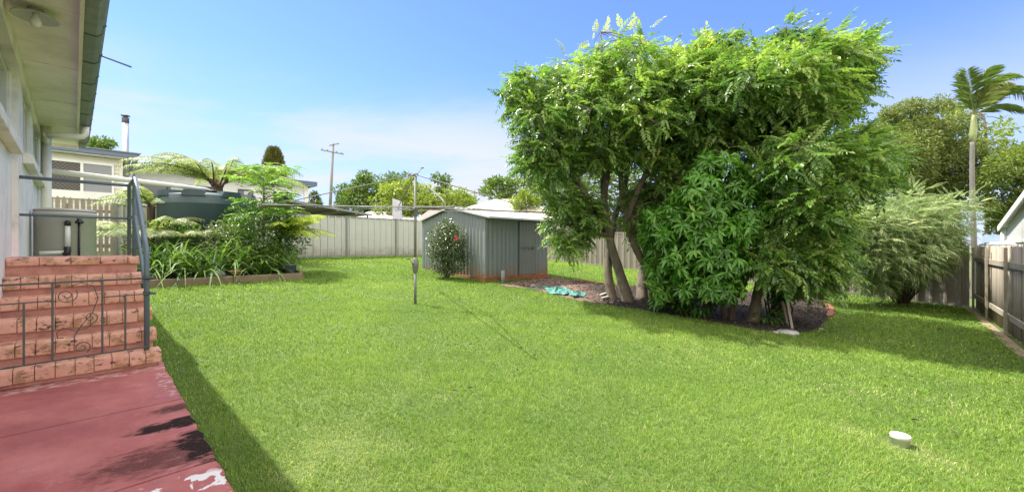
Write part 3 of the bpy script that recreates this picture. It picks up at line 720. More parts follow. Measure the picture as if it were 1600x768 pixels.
def build_fences():
    H = 1.80
    cream = M('cream_steel_sheet', (.46, .475, .445), .5, .05, 2, dirt=(.40, .38, .31), dirt_amt=.35, bump=0)
    rust(cream, (.26, .23, .16), -.62)
    postm = M('grey_green_steel', (.20, .23, .21), .5, .1, 4)
    f = lot_thing('sheet_metal_fence', 'cream profiled steel fence along the back of the lawn with grey posts', 'fence', 17.72, 8.24, SL*17.7, None)
    b0 = .89; posts = [b0+2.45*k for k in range(8)]
    zt = SL*17.72
    for i in range(len(posts)-1):
        mb = MB(); corrugated(mb, (posts[i]+.02, 17.74), (posts[i+1]-.02, 17.74), lambda s: zt+.03, lambda s: zt+H-.03, .30, .05)
        mb.build('panel', cream, f, solid=.004)
        
        for q0, q1 in ((H-.04, H), (.02, .08)): MB().box(posts[i]+.03, posts[i+1]-.03, 17.70, 17.75, zt+q0, zt+q1).build('rail', postm, f)
    for p in posts: MB().box(p-.032, p+.032, 17.68, 17.76, zt-.02, zt+H+.012).build('post', postm, f)
    # neighbour picket fence, left of it
    g = M('weathered_picket_timber', (.30, .265, .215), .9, .25, 4, dirt=(.17, .15, .12), dirt_amt=.6, dirt_scale=3, bump=.5, stretch=(6, 6, .6))
    f = lot_thing('picket_fence', 'weathered grey timber picket fence behind the light grey tank', 'fence', 17.75, 0, SL*17.75)
    mb = MB(); x = -2.4
    while x < .8:
        w = random.uniform(.085, .1); t = random.uniform(-.02, .02); mb.add([(x, 17.70, zt+.05), (x+w, 17.70, zt+.05), (x+w, 17.70, zt+1.86+t), (x+w*.5, 17.70, zt+1.93+t), (x, 17.70, zt+1.86+t)] + [(x, 17.72, zt+.05), (x+w, 17.72, zt+.05), (x+w, 17.72, zt+1.86+t), (x+w*.5, 17.72, zt+1.93+t), (x, 17.72, zt+1.86+t)],
            [(0, 1, 2, 3, 4), (9, 8, 7, 6, 5), (0, 5, 6, 1), (1, 6, 7, 2), (2, 7, 8, 3), (3, 8, 9, 4), (4, 9, 5, 0)]); x += w+.035
    mb.build('pickets', g, f)
    for zz in (.45, 1.5): MB().box(-2.4, .84, 17.725, 17.77, zt+zz, zt+zz+.09).build('rail', g, f)
    for xx in (-2.3, -.2): MB().box(xx, xx+.1, 17.775, 17.875, zt-.05, zt+1.75).build('post', g, f)
    # side steel fence b = 17.8 (grey brown)
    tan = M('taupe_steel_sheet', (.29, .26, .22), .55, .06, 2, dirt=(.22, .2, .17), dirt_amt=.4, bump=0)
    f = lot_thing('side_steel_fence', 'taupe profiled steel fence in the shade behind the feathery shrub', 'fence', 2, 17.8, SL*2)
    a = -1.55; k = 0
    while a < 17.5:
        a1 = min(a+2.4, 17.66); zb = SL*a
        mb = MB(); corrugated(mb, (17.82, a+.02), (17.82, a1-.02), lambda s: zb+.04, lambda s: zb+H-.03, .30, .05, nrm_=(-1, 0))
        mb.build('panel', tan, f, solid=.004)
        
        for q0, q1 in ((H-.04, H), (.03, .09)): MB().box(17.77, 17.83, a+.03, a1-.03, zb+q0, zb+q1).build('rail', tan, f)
        MB().box(17.76, 17.84, a-.03, a+.03, zb-.05, zb+H+.01).build('post', tan, f)
        a = a1
    # weathered paling fence, a = -1.65, its framed side to the yard
    pal = NT('weathered_paling'); v = pal.scalev(pal.coord(), (9, 1, .35))
    at = pal.n('ShaderNodeAttribute', attribute_name='age')
    c = pal.mix(pal.ramp(pal.noise(v, 3, 6, .7), .3, .72), (.26, .22, .17), (.54, .48, .40))
    c = pal.mix(at.outputs['Fac'], c, pal.mix(1, c, (.62, .58, .52), 'MULTIPLY'))
    pal = pal.done(pal.bsdf(c, .9, normal=pal.bump(pal.noise(v, 8, 5), .6, .01)))
    rm = M('weathered_fence_frame', (.36, .32, .255), .9, .25, 4, dirt=(.20, .175, .14), dirt_amt=.6, dirt_scale=3, bump=.5, bscale=20)
    f = lot_thing('paling_fence', 'weathered grey brown timber paling fence with rails down the right side', 'fence', -1.65, 12, SL*-1.65)
    zb = lambda b: SL*-1.65 - .0*b
    z0 = SL*-1.65; Hh = 1.80
    V = []; T = []; ag = []; b = 1.0
    while b < 17.72:
        w = random.uniform(.085, .102); y = -1.70 - random.uniform(0, .008) - (.012 if len(ag) % 2 else 0); t0 = z0+random.uniform(0, .04); t1 = z0+Hh+random.uniform(-.03, .02)
        k = len(V); V += [(b, y, t0), (b+w, y, t0), (b+w, y, t1), (b, y, t1), (b, y-.014, t0), (b+w, y-.014, t0), (b+w, y-.014, t1), (b, y-.014, t1)]
        T += [[k+i for i in q] for q in ((0,1,2,3),(7,6,5,4),(0,4,5,1),(1,5,6,2),(2,6,7,3),(3,7,4,0))]; ag += [random.random()**1.5]*8
        b += w + random.uniform(.001, .008)
    np_mesh('palings', np.array(V), np.array(T), np.array(ag), pal, f)
    for zz, hh in ((.32, .115), (1.36, .12)):
        MB().box(1.0, 17.72, -1.695, -1.655, z0+zz, z0+zz+hh).build('rail', rm, f, bevel=.005)
    for k in range(7):
        p = 17.45 - 2.35*k if k else 17.4
        MB().box(p-.032, p+.032, -1.643, -1.595, z0-.1, z0+Hh-.03-.02*(k % 2)).build('post', rm, f, bevel=.006)
    # pale rods lying along the top of the paling fence
    for k, (u0, u1, dz) in enumerate(((12.9, 17.4, .045), (13.6, 17.0, .085))):
        mb = MB(); mb.tube([W(-1.76-.03*k, u0, z0+Hh+dz), W(-1.74-.05*k, u1, z0+Hh+dz-.01)], .022, 10)
        solo('pipe_rod', mb, pvc, ['lower pale rod lying along the top of the paling fence', 'upper pale rod lying along the top of the paling fence'][k], 'rod', W(-1.74, u0, z0+Hh+dz), group='rods along the fence top')
build_fences()

# ------------------------------------------------------------------ clothes hoist
def build_hoist():
    P = Gd(649, 7.35); base = G(649, 475); P = base; Y = P.y
    t = thing('rotary_clothesline', 'old galvanised rotary clothes hoist standing in the middle of the lawn', 'clothesline', P)
    zs = lambda py: E + (384-py)/F*Y
    up = Vector((0, 0, 1)); q = lambda z: Vector((P.x, P.y, z))
    MB().tube([q(P.z-.05), q(zs(424))], .027, 16).build('lower_pole', galv, t)
    MB().tube([q(zs(424)), q(zs(272))], .0255, 16).build('upper_pole', galv, t)
    cr = MB(); h0 = zs(424)
    cr.lathe(q(h0), [(.035, -.02), (.05, 0), (.052, .07), (.066, .10), (.07, .20), (.06, .215), (.06, .245), (.048, .26), (.045, .285), (.03, .29)], 20)
    cr.tube([q(h0+.17), q(h0+.17)+Vector((-.04, -.08, 0))], .022, 12)
    crank = cr.build('crank_housing', galv, t)
    hd = MB(); hp = q(h0+.17)+Vector((-.04, -.085, 0)); hd.bar(hp, hp+Vector((-.06, -.01, .10)), .02, .012); hd.tube([hp+Vector((-.06, -.01, .10)), hp+Vector((-.11, -.05, .10))], .017, 10)
    hd.build('crank_handle', galv, crank)
    sl_ = MB(); sl_.lathe(q(zs(338)), [(.03, 0), (.042, .02), (.042, .12), (.055, .13), (.055, .19), (.03, .20)], 18); sl_.build('hub', galv, t)
    MB().lathe(q(zs(272)), [(.03, -.04), (.045, -.03), (.045, .01), (.02, .025)], 16).build('top_cap', galv, t)
    hub = q(zs(326)); cap = q(zs(273))
    d = Vector((-2.5, -.44, 0)); s = Y/7.3
    ends = [hub + Vector((-2.5, -.40, .03))*s, hub + Vector((2.5, .44, -.04))*s, hub + Vector((1.02, -2.33, -.19))*s, hub + Vector((-1.02, 2.33, .17))*s]
    for e in ends:
        dd = (e-hub); n = dd.normalized()
        MB().tube([hub+n*.03, hub+n*.1+up*.025, e], .014, 10).build('arm', galv, t)
        k = hub + dd*.80; top = k + up*.10
        MB().tube([cap + n*.02, cap.lerp(top, .90)+up*.005, top + (cap-top).normalized()*.05, top - up*.02, k - up*.01], .0105, 8).build('stay', galv, t)
    order = [0, 2, 1, 3]
    for fr in (1.0, .82, .64, .46):
        pts = [hub.lerp(ends[i], fr) + up*.018 for i in order]; mb = MB()
        for i in range(4):
            a, b = pts[i], pts[(i+1) % 4]; mb.tube([a, a.lerp(b, .5) - up*.02, b], .0018, 5)
        mb.build('line_wire', M('clothesline_wire', (.25, .25, .24), .6, .1, 5), t)
build_hoist()

# ------------------------------------------------------------------ shed
def build_shed():
    z0 = -1.08 + E
    C = (0, 0, 0)
    t = thing('garden_shed', 'small grey green corrugated steel garden shed with low gabled pale roof', 'shed', (SHED_P.x, SHED_P.y, z0), SPH, None, frame=C)
    wm_ = M('grey_green_corrugated', (.19, .225, .225), .5, .10, 2, dirt=(.26, .28, .26), dirt_amt=.35, dirt_scale=1.2, bump=0)
    rust(wm_)
    H = 1.97; rg = .36; Lx, Ly = SDW, SDL
    gab = lambda s: H + rg*(1-abs(s-Ly/2)/(Ly/2))
    zb = .13
    w = MB(); corrugated(w, (0, 0), (Lx, 0), lambda s: zb, lambda s: H, .175, .034, 'sin', nrm_=(0, -1)); w.build('wall', wm_, t)
    w = MB(); corrugated(w, (0, 0), (0, Ly), lambda s: zb, gab, .175, .034, 'sin', nrm_=(-1, 0)); w.build('wall', wm_, t)
    w = MB(); corrugated(w, (Lx, 0), (Lx, Ly), lambda s: zb, gab, .175, .034, 'sin', nrm_=(1, 0)); w.build('wall', wm_, t)
    w = MB(); corrugated(w, (0, Ly), (Lx, Ly), lambda s: zb, lambda s: H, .175, .034, 'sin', nrm_=(0, 1)); w.build('wall', wm_, t)
    for q in ((-.028, .03, -.028, .03), (Lx-.03, Lx+.028, -.028, .03), (-.028, .03, Ly-.03, Ly+.028)): MB().box(*q, zb-.005, H).build('corner_trim', wm_, t)
    rm = M('pale_zinc_roof', (.56, .57, .55), .45, .08, 2, metal=.25, dirt=(.42, .38, .31), dirt_amt=.5, bump=0)
    for sgn in (0, 1):
        mb = MB(); n = 60; x0, x1 = -.12, Lx+.42; vs = []
        for i in range(n+1):
            x = x0+(x1-x0)*i/n; dz = .012*math.cos(2*math.pi*(x)/.105) if False else .010*math.cos(i*math.pi/2)
            y_e = -.36 if sgn == 0 else Ly+.12; ze = H - rg*(.36 if sgn == 0 else .12)/(Ly/2) + .035
            vs += [(x, y_e, ze+dz), (x, Ly/2, H+rg+.035+dz)]
        mb.add(vs, [(2*i, 2*i+2, 2*i+3, 2*i+1) for i in range(n)], False)
        mb.build('roof_sheet', rm, t, solid=.006)
    MB().bar((-.13, -.36, H-.05+.0), (-.13, Ly/2, H+rg+.022), .02, .05).build('barge_flashing', rm, t); MB().bar((-.13, Ly+.12, H-.0), (-.13, Ly/2, H+rg+.022), .02, .05).build('barge_flashing', rm, t)
    MB().box(-.12, Lx+.42, -.375, -.355, H-.075, H-.025).build('eave_flashing', rm, t)
    mb = MB(); mb.bar((-.12, Ly/2, H+rg+.055), (Lx+.42, Ly/2, H+rg+.055), .16, .02); mb.build('ridge_cap', rm, t)
    # door
    dm = M('door_green_steel', (.17, .195, .185), .5, .1, 2, dirt=(.22, .2, .16), dirt_amt=.3, bump=0)
    d = MB(); corrugated(d, (1.39, -.045), (2.10, -.045), lambda s: zb+.03, lambda s: H-.12, .13, .022, 'sin', nrm_=(0, -1)); d.box(1.36, 1.395, -.075, -.03, zb+.02, H-.1); d.box(2.09, 2.125, -.075, -.03, zb+.02, H-.1); d.box(1.395, 2.09, -.07, -.03, H-.14, H-.1)
    dr = d.build('door', dm, t)
    h = MB(); h.box(1.40, 1.98, -.10, -.078, 1.02, 1.05); h.box(1.94, 2.0, -.105, -.065, .97, 1.08); h.build('door_bar', galv, dr)
    # brick and slab footing
    b = NT('orange_brick_footing'); v = b.coord(); br = b.n('ShaderNodeTexBrick'); b.l(v, br.inputs['Vector'])
    mp = b.n('ShaderNodeMapping'); mp.inputs['Rotation'].default_value = (math.radians(90), 0, 0); b.l(v, mp.inputs['Vector']); b.l(mp.outputs[0], br.inputs['Vector'])
    br.inputs['Scale'].default_value = 1; br.inputs['Brick Width'].default_value = .24; br.inputs['Row Height'].default_value = .086; br.inputs['Mortar Size'].default_value = .008
    br.inputs['Color1'].default_value = (.42, .15, .06, 1); br.inputs['Color2'].default_value = (.30, .12, .06, 1); br.inputs['Mortar'].default_value = (.20, .10, .055, 1)
    cc = b.mix(b.ramp(b.noise(v, 3, 6, .7), .45, .7), br.outputs[0], (.14, .085, .05))
    bm_ = b.done(b.bsdf(cc, .9, normal=b.bump(b.noise(v, 40), .4, .01)))
    MB().box(-.05, Lx+.03, -.05, Ly+.03, -.28, zb+.02).build('footing', bm_, t, bevel=.008)
    # loose grey pipe stub beside
    g = G(786, 442); mb = MB(); mb.tube([g-Vector((0, 0, .05)), g+Vector((.0, 0, .37))], [.062, .06], 16)
    solo('pipe_stub', mb, M('grey_pipe', (.24, .27, .26), .5, .1, 5), 'short grey pipe stub upright in front of the garden shed', 'pipe', g)
build_shed()

# ------------------------------------------------------------------ small things on the lawn
def build_small():
    g = G(1407, 694); mb = MB(); c = g
    mb.lathe(c, [(.060, -.05), (.060, .05), (.067, .053), (.069, .078), (.064, .087), (.04, .09), (.0, .09)], 40)
    ln = solo('drain_stub', mb, M('white_drain_plastic', (.74, .72, .68), .5, .06, 6, dirt=(.5, .42, .33), dirt_amt=.5, dirt_scale=9), 'short white drain pipe cap standing out of a dry patch of lawn', 'drain pipe', c)
    g = G(1231, 520); mb = MB(); mb.lathe(g, [(.17, -.05), (.175, .02), (.165, .035), (.15, .037), (.145, .045), (.02, .05), (0, .05)], 40)
    solo('inspection_cover', mb, M('grey_white_lid', (.50, .51, .52), .5, .1, 5, dirt=(.2, .2, .19), dirt_amt=.5, dirt_scale=6), 'round grey white lid on the ground at the front edge of the tree bed', 'cover', g)
    # stake
    g = G(1240, 514); tp = R(1227, 452, g.y+.1); mb = MB(); mb.bar(g-Vector((0, 0, .1)), tp, .05, .03)
    solo('garden_stake', mb, M('bleached_stake', (.52, .48, .40), .85, .2, 5, bump=.4, stretch=(4, 4, .5)), 'bleached timber stake leaning in the soil beside the round lid', 'stake', g, bevel=.003)
    g = G(1232, 508); mb = MB(); mb.bar(g-Vector((0, 0, .1)), R(1222, 470, g.y), .05, .04)
    solo('garden_stake', mb, M('dull_stake', (.28, .25, .2), .9, .2, 5), 'short dull timber stake just behind the bleached stake', 'stake', g, bevel=.003)
    # edging bricks around the right end of the bed and at the dirt patch
    bm_ = M('old_edging_brick', (.30, .13, .085), .9, .3, 7, dirt=(.10, .075, .055), dirt_amt=.8, dirt_scale=4, bump=.6)
    n = 0
    def brick(p, q, lab, grp):
        c = (p+q)/2; d = (q-p); a = math.atan2(d.y, d.x); mb = MB(); mb.box(-.11, .11, -.055, .055, -.03, .06)
        o = solo('edging_brick', mb, bm_, lab, 'brick', (c.x, c.y, gz(c.x, c.y)+.005), a, grp, frame=(0, 0, 0), bevel=.01)
        o.rotation_euler = (random.uniform(-.25, .25), random.uniform(-.2, .2), a+random.uniform(-.4, .4))
    ring = [G(*p) for p in ((1296, 496), (1299, 485), (1290, 474))]
    for i in range(len(ring)-1):
        L = (ring[i+1]-ring[i]).length; k = max(1, int(L/.25))
        for j in range(k): brick(ring[i].lerp(ring[i+1], j/k), ring[i].lerp(ring[i+1], (j+.9)/k), 'old red brick edging the right hand end of the tree bed', 'bricks edging the right end of the tree bed')
    rr = [G(895, 439), G(930, 443), G(966, 447)]
    for i in range(2):
        L = (rr[i+1]-rr[i]).length; k = max(1, int(L/.25))
        for j in range(k): brick(rr[i].lerp(rr[i+1], j/k), rr[i].lerp(rr[i+1], (j+.9)/k), 'orange brick in the straight row behind the bare dirt patch', 'bricks behind the dirt patch')
    # teal netting
    tm = M('teal_netting', (.06, .25, .205), .6, .3, 12, bump=.8, bscale=50, dirt=(.25, .38, .33), dirt_amt=.6, dirt_scale=6)
    def net(pxs, seed, lab):
        r = random.Random(seed); pts = [G(*p) for p in pxs]; c = sum(pts, Vector())/len(pts); mb = MB(); n = len(pts); rings = 7; vs = []
        for k in range(rings+1):
            for p in pts:
                q = c.lerp(p, k/rings); h = .02 + .09*(1-k/rings)*r.random() + .05*r.random()
                vs.append((q.x+r.uniform(-.03, .03), q.y+r.uniform(-.03, .03), gz(q.x, q.y)+h))
        mb.add(vs, [(k*n+i, k*n+(i+1) % n, (k+1)*n+(i+1) % n, (k+1)*n+i) for k in range(rings) for i in range(n)])
        o = solo('garden_netting', mb, tm, lab, 'netting', c, solid=.004)
    def dense(p): 
        out = []
        for i in range(len(p)):
            a, b = p[i], p[(i+1) % len(p)]; out += [(a[0]+(b[0]-a[0])*k/3, a[1]+(b[1]-a[1])*k/3) for k in range(3)]
        return out
    net(dense([(850, 452), (868, 450), (886, 451), (894, 456), (885, 462), (866, 461), (854, 457)]), 3, 'crumpled teal garden netting in the dirt between shed and tree, larger piece')
    net(dense([(888, 459), (905, 458), (915, 461), (912, 465), (896, 466)]), 5, 'smaller scrap of teal netting nearest the big tree trunks')
    # loose net strings
    mb = MB()
    for k in range(9):
        p = G(835+random.uniform(-8, 25), 449+random.uniform(-1, 5)); pts = [p + Vector((random.uniform(-.05, .05)+.09*i*random.choice((1, 1, -.4)), random.uniform(-.05, .05), 0)) for i in range(6)]
        mb.tube([Vector((q.x, q.y, gz(q.x, q.y)+.03+.03*random.random())) for q in pts], .006, 5)
    g0 = G(845, 452); solo('net_cord', mb, tm, 'loose teal cords trailing out of the netting towards the shed', 'cord', g0)
    # stones
    st = M('pale_stone', (.34, .31, .27), .9, .2, 9, bump=.7)
    def stone(px, py, r, lab, grp=None, mat=st, f=.6):
        g = G(px, py); bm = bmesh.new(); bmesh.ops.create_icosphere(bm, subdivisions=2, radius=r)
        for v in bm.verts: v.co *= random.uniform(.82, 1.15); v.co.z *= f
        me = bpy.data.meshes.new('stone'); bm.to_mesh(me); bm.free(); me.materials.append(mat); me.polygons.foreach_set('use_smooth', [True]*len(me.polygons))
        o = bpy.data.objects.new('stone', me); COL.objects.link(o); o.location = g + Vector((0, 0, r*f*.5)); tag(o, lab, 'stone', grp)
    stone(833, 448, .09, 'pale stone lying in the dirt beside the teal cords near the shed')
    for k in range(5): stone(930+random.uniform(0, 28), 466+random.uniform(-5, 9), .05, 'small pale stone lying on the dirt at the foot of the big tree', 'stones at the foot of the big tree')
    stone(1212, 521, .06, 'small stone at the bed edge just left of the round lid')
    stone(1282, 515, .05, 'small pale stone beside the bricks at the right end of the bed')
    # low rotting timber pieces near the trunks
    for k, (p, q, lab) in enumerate((((938, 464), (958, 458), 'pale split timber offcut lying beside the big tree trunks, farther piece'), ((940, 469), (962, 464), 'pale split timber offcut lying beside the big tree trunks, nearer piece'))):
        a, b = G(*p), G(*q); mb = MB(); mb.bar(a+Vector((0, 0, .05)), b+Vector((0, 0, .06)), .07, .05); solo('timber_offcut', mb, MC['bleached_stake'], lab, 'timber', a, bevel=.008)
build_small()

# ------------------------------------------------------------------ left garden bed
def build_left_bed():
    t = M('dark_garden_soil', (.035, .024, .016), .95, .4, 14, bump=1, bscale=20)
    mb = MB(); n = 12; vs = []
    for i in range(n+1):
        for j in range(n+1):
            b = .95+3.3*i/n; a = 11.76+5.8*j/n; vs.append(W(a, b, SL*a+.10+random.uniform(-.025, .03) - (.09 if i in (0, n) or j == n else 0)))
    mb.add(vs, [(i*(n+1)+j, (i+1)*(n+1)+j, (i+1)*(n+1)+j+1, i*(n+1)+j+1) for i in range(n) for j in range(n)], True)
    o = mb.build('bed_soil', t); tag(o, kind='structure')
    tm = M('weathered_sleeper', (.26, .20, .135), .9, .3, 3, dirt=(.10, .07, .05), dirt_amt=.6, dirt_scale=3, bump=.6, bscale=18, stretch=(.5, 5, 5))
    z = SL*11.7
    for b0, b1, lab in ((1.02, 2.62, 'weathered timber sleeper edging the left end of the front garden bed'), (2.63, 4.22, 'weathered timber sleeper edging the right end of the front garden bed')):
        mb = MB(); mb.box(b0, b1, 11.66, 11.76, z-.05, z+.17)
        solo('timber_sleeper', mb, tm, lab, 'sleeper', W(11.7, (b0+b1)/2, z), TH, 'sleepers edging the garden bed', frame=((b0+b1)/2, 11.7, z), bevel=.012)
    mb = MB(); mb.box(4.17, 4.26, 11.77, 15.5, z-.02, z+.24)
    solo('timber_sleeper', mb, tm, 'timber sleeper edging the garden bed on the side facing the lawn', 'sleeper', W(13.6, 4.2, z), TH, 'sleepers edging the garden bed', frame=(4.2, 13.6, z), bevel=.012)
    # pots
    g = W(12.0, 4.02, SL*12+.11); mb = MB(); mb.lathe(g, [(.10, 0), (.115, .01), (.15, .24), (.165, .245), (.165, .28), (.148, .282), (.14, .24), (.0, .22)], 28)
    solo('plant_pot', mb, M('slate_blue_pot', (.10, .14, .15), .5, .1, 5), 'slate blue round plant pot at the corner of the garden bed', 'plant pot', g)
    g = W(11.95, 2.75, SL*12+.10); mb = MB(); mb.lathe(g, [(.09, 0), (.13, .14), (.145, .145), (.145, .175), (.0, .165)], 24)
    solo('plant_pot', mb, M('terracotta', (.42, .24, .13), .85, .15, 5), 'small tan terracotta pot behind the middle of the timber sleepers', 'plant pot', g)
    g = W(11.95, 2.38, SL*12+.10); bm = bmesh.new(); bmesh.ops.create_icosphere(bm, subdivisions=3, radius=.15)
    for v in bm.verts: v.co *= 1+.08*math.sin(v.co.x*40)*math.cos(v.co.y*33); v.co.z *= .8
    me = bpy.data.meshes.new('stone'); bm.to_mesh(me); bm.free(); me.materials.append(M('grey_green_stone', (.17, .19, .16), .9, .2, 6, bump=.6)); me.polygons.foreach_set('use_smooth', [True]*len(me.polygons))
    o = bpy.data.objects.new('stone', me); COL.objects.link(o); o.location = g + Vector((0, 0, .08)); tag(o, 'rounded grey green stone just left of the terracotta pot', 'stone')
build_left_bed()

# strap-leaved plants
def straps(P, n, L, w, seed, up=.9, arch=.7):
    r = np.random.default_rng(seed); t = r.uniform(0, 2*math.pi, n); e = r.uniform(.25, up, n); ln = L*r.uniform(.6, 1.15, n); ww = w*r.uniform(.7, 1.2, n)
    K = 6; V = []; d = np.stack([np.cos(t), np.sin(t), np.zeros(n)], 1); S = np.stack([-np.sin(t), np.cos(t), np.zeros(n)], 1)
    base = np.array(P)[None] + d*.04*r.random((n, 1)) + r.normal(0, .03, (n, 3))*np.array([1, 1, 0]); Z = np.array([[0, 0, 1.]])
    for k in range(K+1):
        s = k/K; ang = (math.pi/2)*e[:, None]; h = ln[:, None]*(s*np.sin(ang)*1.1 - arch*s*s*s*(.6+.5*(1-e[:, None]))); o = ln[:, None]*(s*np.cos(ang)*.9 + .35*s*s)
        c = base + d*o + Z*h; wd_ = (ww*(math.sin(math.pi*(.25+.72*s))**.8))[:, None]/2
        V += [c - S*wd_, c + S*wd_]
    V = np.stack(V, 1).reshape(-1, 3); m = 2*(K+1); i = np.arange(n)[:, None]*m
    T = np.concatenate([i + np.array([[2*k, 2*k+1, 2*k+3, 2*k+2]]) for k in range(K)], 0)
    return V, T, np.repeat(r.random(n), m)
strap_m = leafmat('strap_leaf', [(.04, .10, .016), (.075, .155, .028), (.20, .29, .08)], .6, .3, spec=.2)
fern_m = leafmat('fern_pinna', [(.13, .20, .06), (.25, .33, .115), (.44, .47, .24)], .5, .42, (1.3, 1.3, .8))
lime_m = leafmat('lime_fern_pinna', [(.26, .38, .035), (.42, .52, .06), (.55, .60, .14)], .5, .4, (1.3, 1.3, .6))
rachis_m = M('fern_stalk', (.11, .075, .035), .7, .2, 8, bump=0)
def fern_fronds(root, P, n, L, seed, mat, elev=(.35, .9), pin=.34, pairs=20, droop=.55, az=None, sub=7):
    """tree fern or ground fern: arching fronds of pinnae that carry their own leaflets"""
    r = np.random.default_rng(seed); rb = MB(); PP = []; DD = []; NN = []; LL = []; AG = []
    for i in range(n):
        t = (2*math.pi*(i+r.uniform(-.3, .3))/n) if az is None else r.uniform(*az); e = r.uniform(*elev); l = L*r.uniform(.75, 1.1)
        d = Vector((math.cos(t), math.sin(t), 0)); s = Vector((-math.sin(t), math.cos(t), 0)); pts = []; K = 12
        for k in range(K+1):
            q = k/K; pts.append(Vector(P) + d*l*(q*math.cos(e)+.12*q*q) + Vector((0, 0, 1))*l*(q*math.sin(e) - droop*q*q*(.7+.3*q)) + s*l*.06*math.sin(q*3+i))
        rb.tube(pts, [.016*(1-.85*k/K)*L/1.8+.002 for k in range(K+1)], 5, cap=False)
        for k in range(pairs):
            q = .16 + .84*(k+.5)/pairs; x = q*K; j = min(int(x), K-1); p = pts[j].lerp(pts[j+1], x-j); tg = (pts[j+1]-pts[j]).normalized(); up = s.cross(tg)*-1
            if up.z < 0: up = -up
            sc = math.sin(math.pi*min(.98, .12+.80*q))**.8*pin*l/L
            for sg in (-1, 1):
                PP.append(p); DD.append(tg*.45 + s*sg - up*(.15+.3*r.random())); NN.append(up); LL.append(sc); AG.append(np.clip(r.normal(.5, .25), 0, 1))
    PP, DD, NN = np.array(PP), np.array(DD, float), np.array(NN, float); LL = np.array(LL); AG = np.array(AG)
    V, T, idx = pinnate(PP, DD, NN, LL, sub, 1, 1, 70, .18, .1, True, .05, .1) if False else fern_pinna(PP, DD, NN, LL, sub)
    np_mesh('frond', V, T, np.repeat(AG[idx], 4), mat, root)
    rb.build('stalk', rachis_m, root)
def fern_pinna(P, D, N, L, k):
    D = nrm(D); S = nrm(np.cross(D, N)); U = np.cross(S, D); pos = []; dr = []; nn = []; ll = []; ww = []; idx = []
    n = len(P); ar = np.arange(n)
    for j in range(k):
        t = (j+.5)/k; c = P + D*(L*t)[:, None] - U*(L*.25*t*t)[:, None]; l = L*.30*(1-.75*t)
        for s in (-1, 1):
            pos.append(c); dr.append(S*s + D*.5 - U*.15); nn.append(U + rng.normal(0, .15, (n, 3))); ll.append(l); ww.append(L/k*1.0); idx.append(ar)
    pos.append(P + D*(L*.9)[:, None] - U*(L*.2)[:, None]); dr.append(D - U*.4); nn.append(U); ll.append(L*.15); ww.append(L/k*.7); idx.append(ar)
    V, T = leaves(np.concatenate(pos), np.concatenate(dr), np.concatenate(nn), np.concatenate(ll), np.concatenate(ww), .1, .05)
    return V, T, np.concatenate(idx)

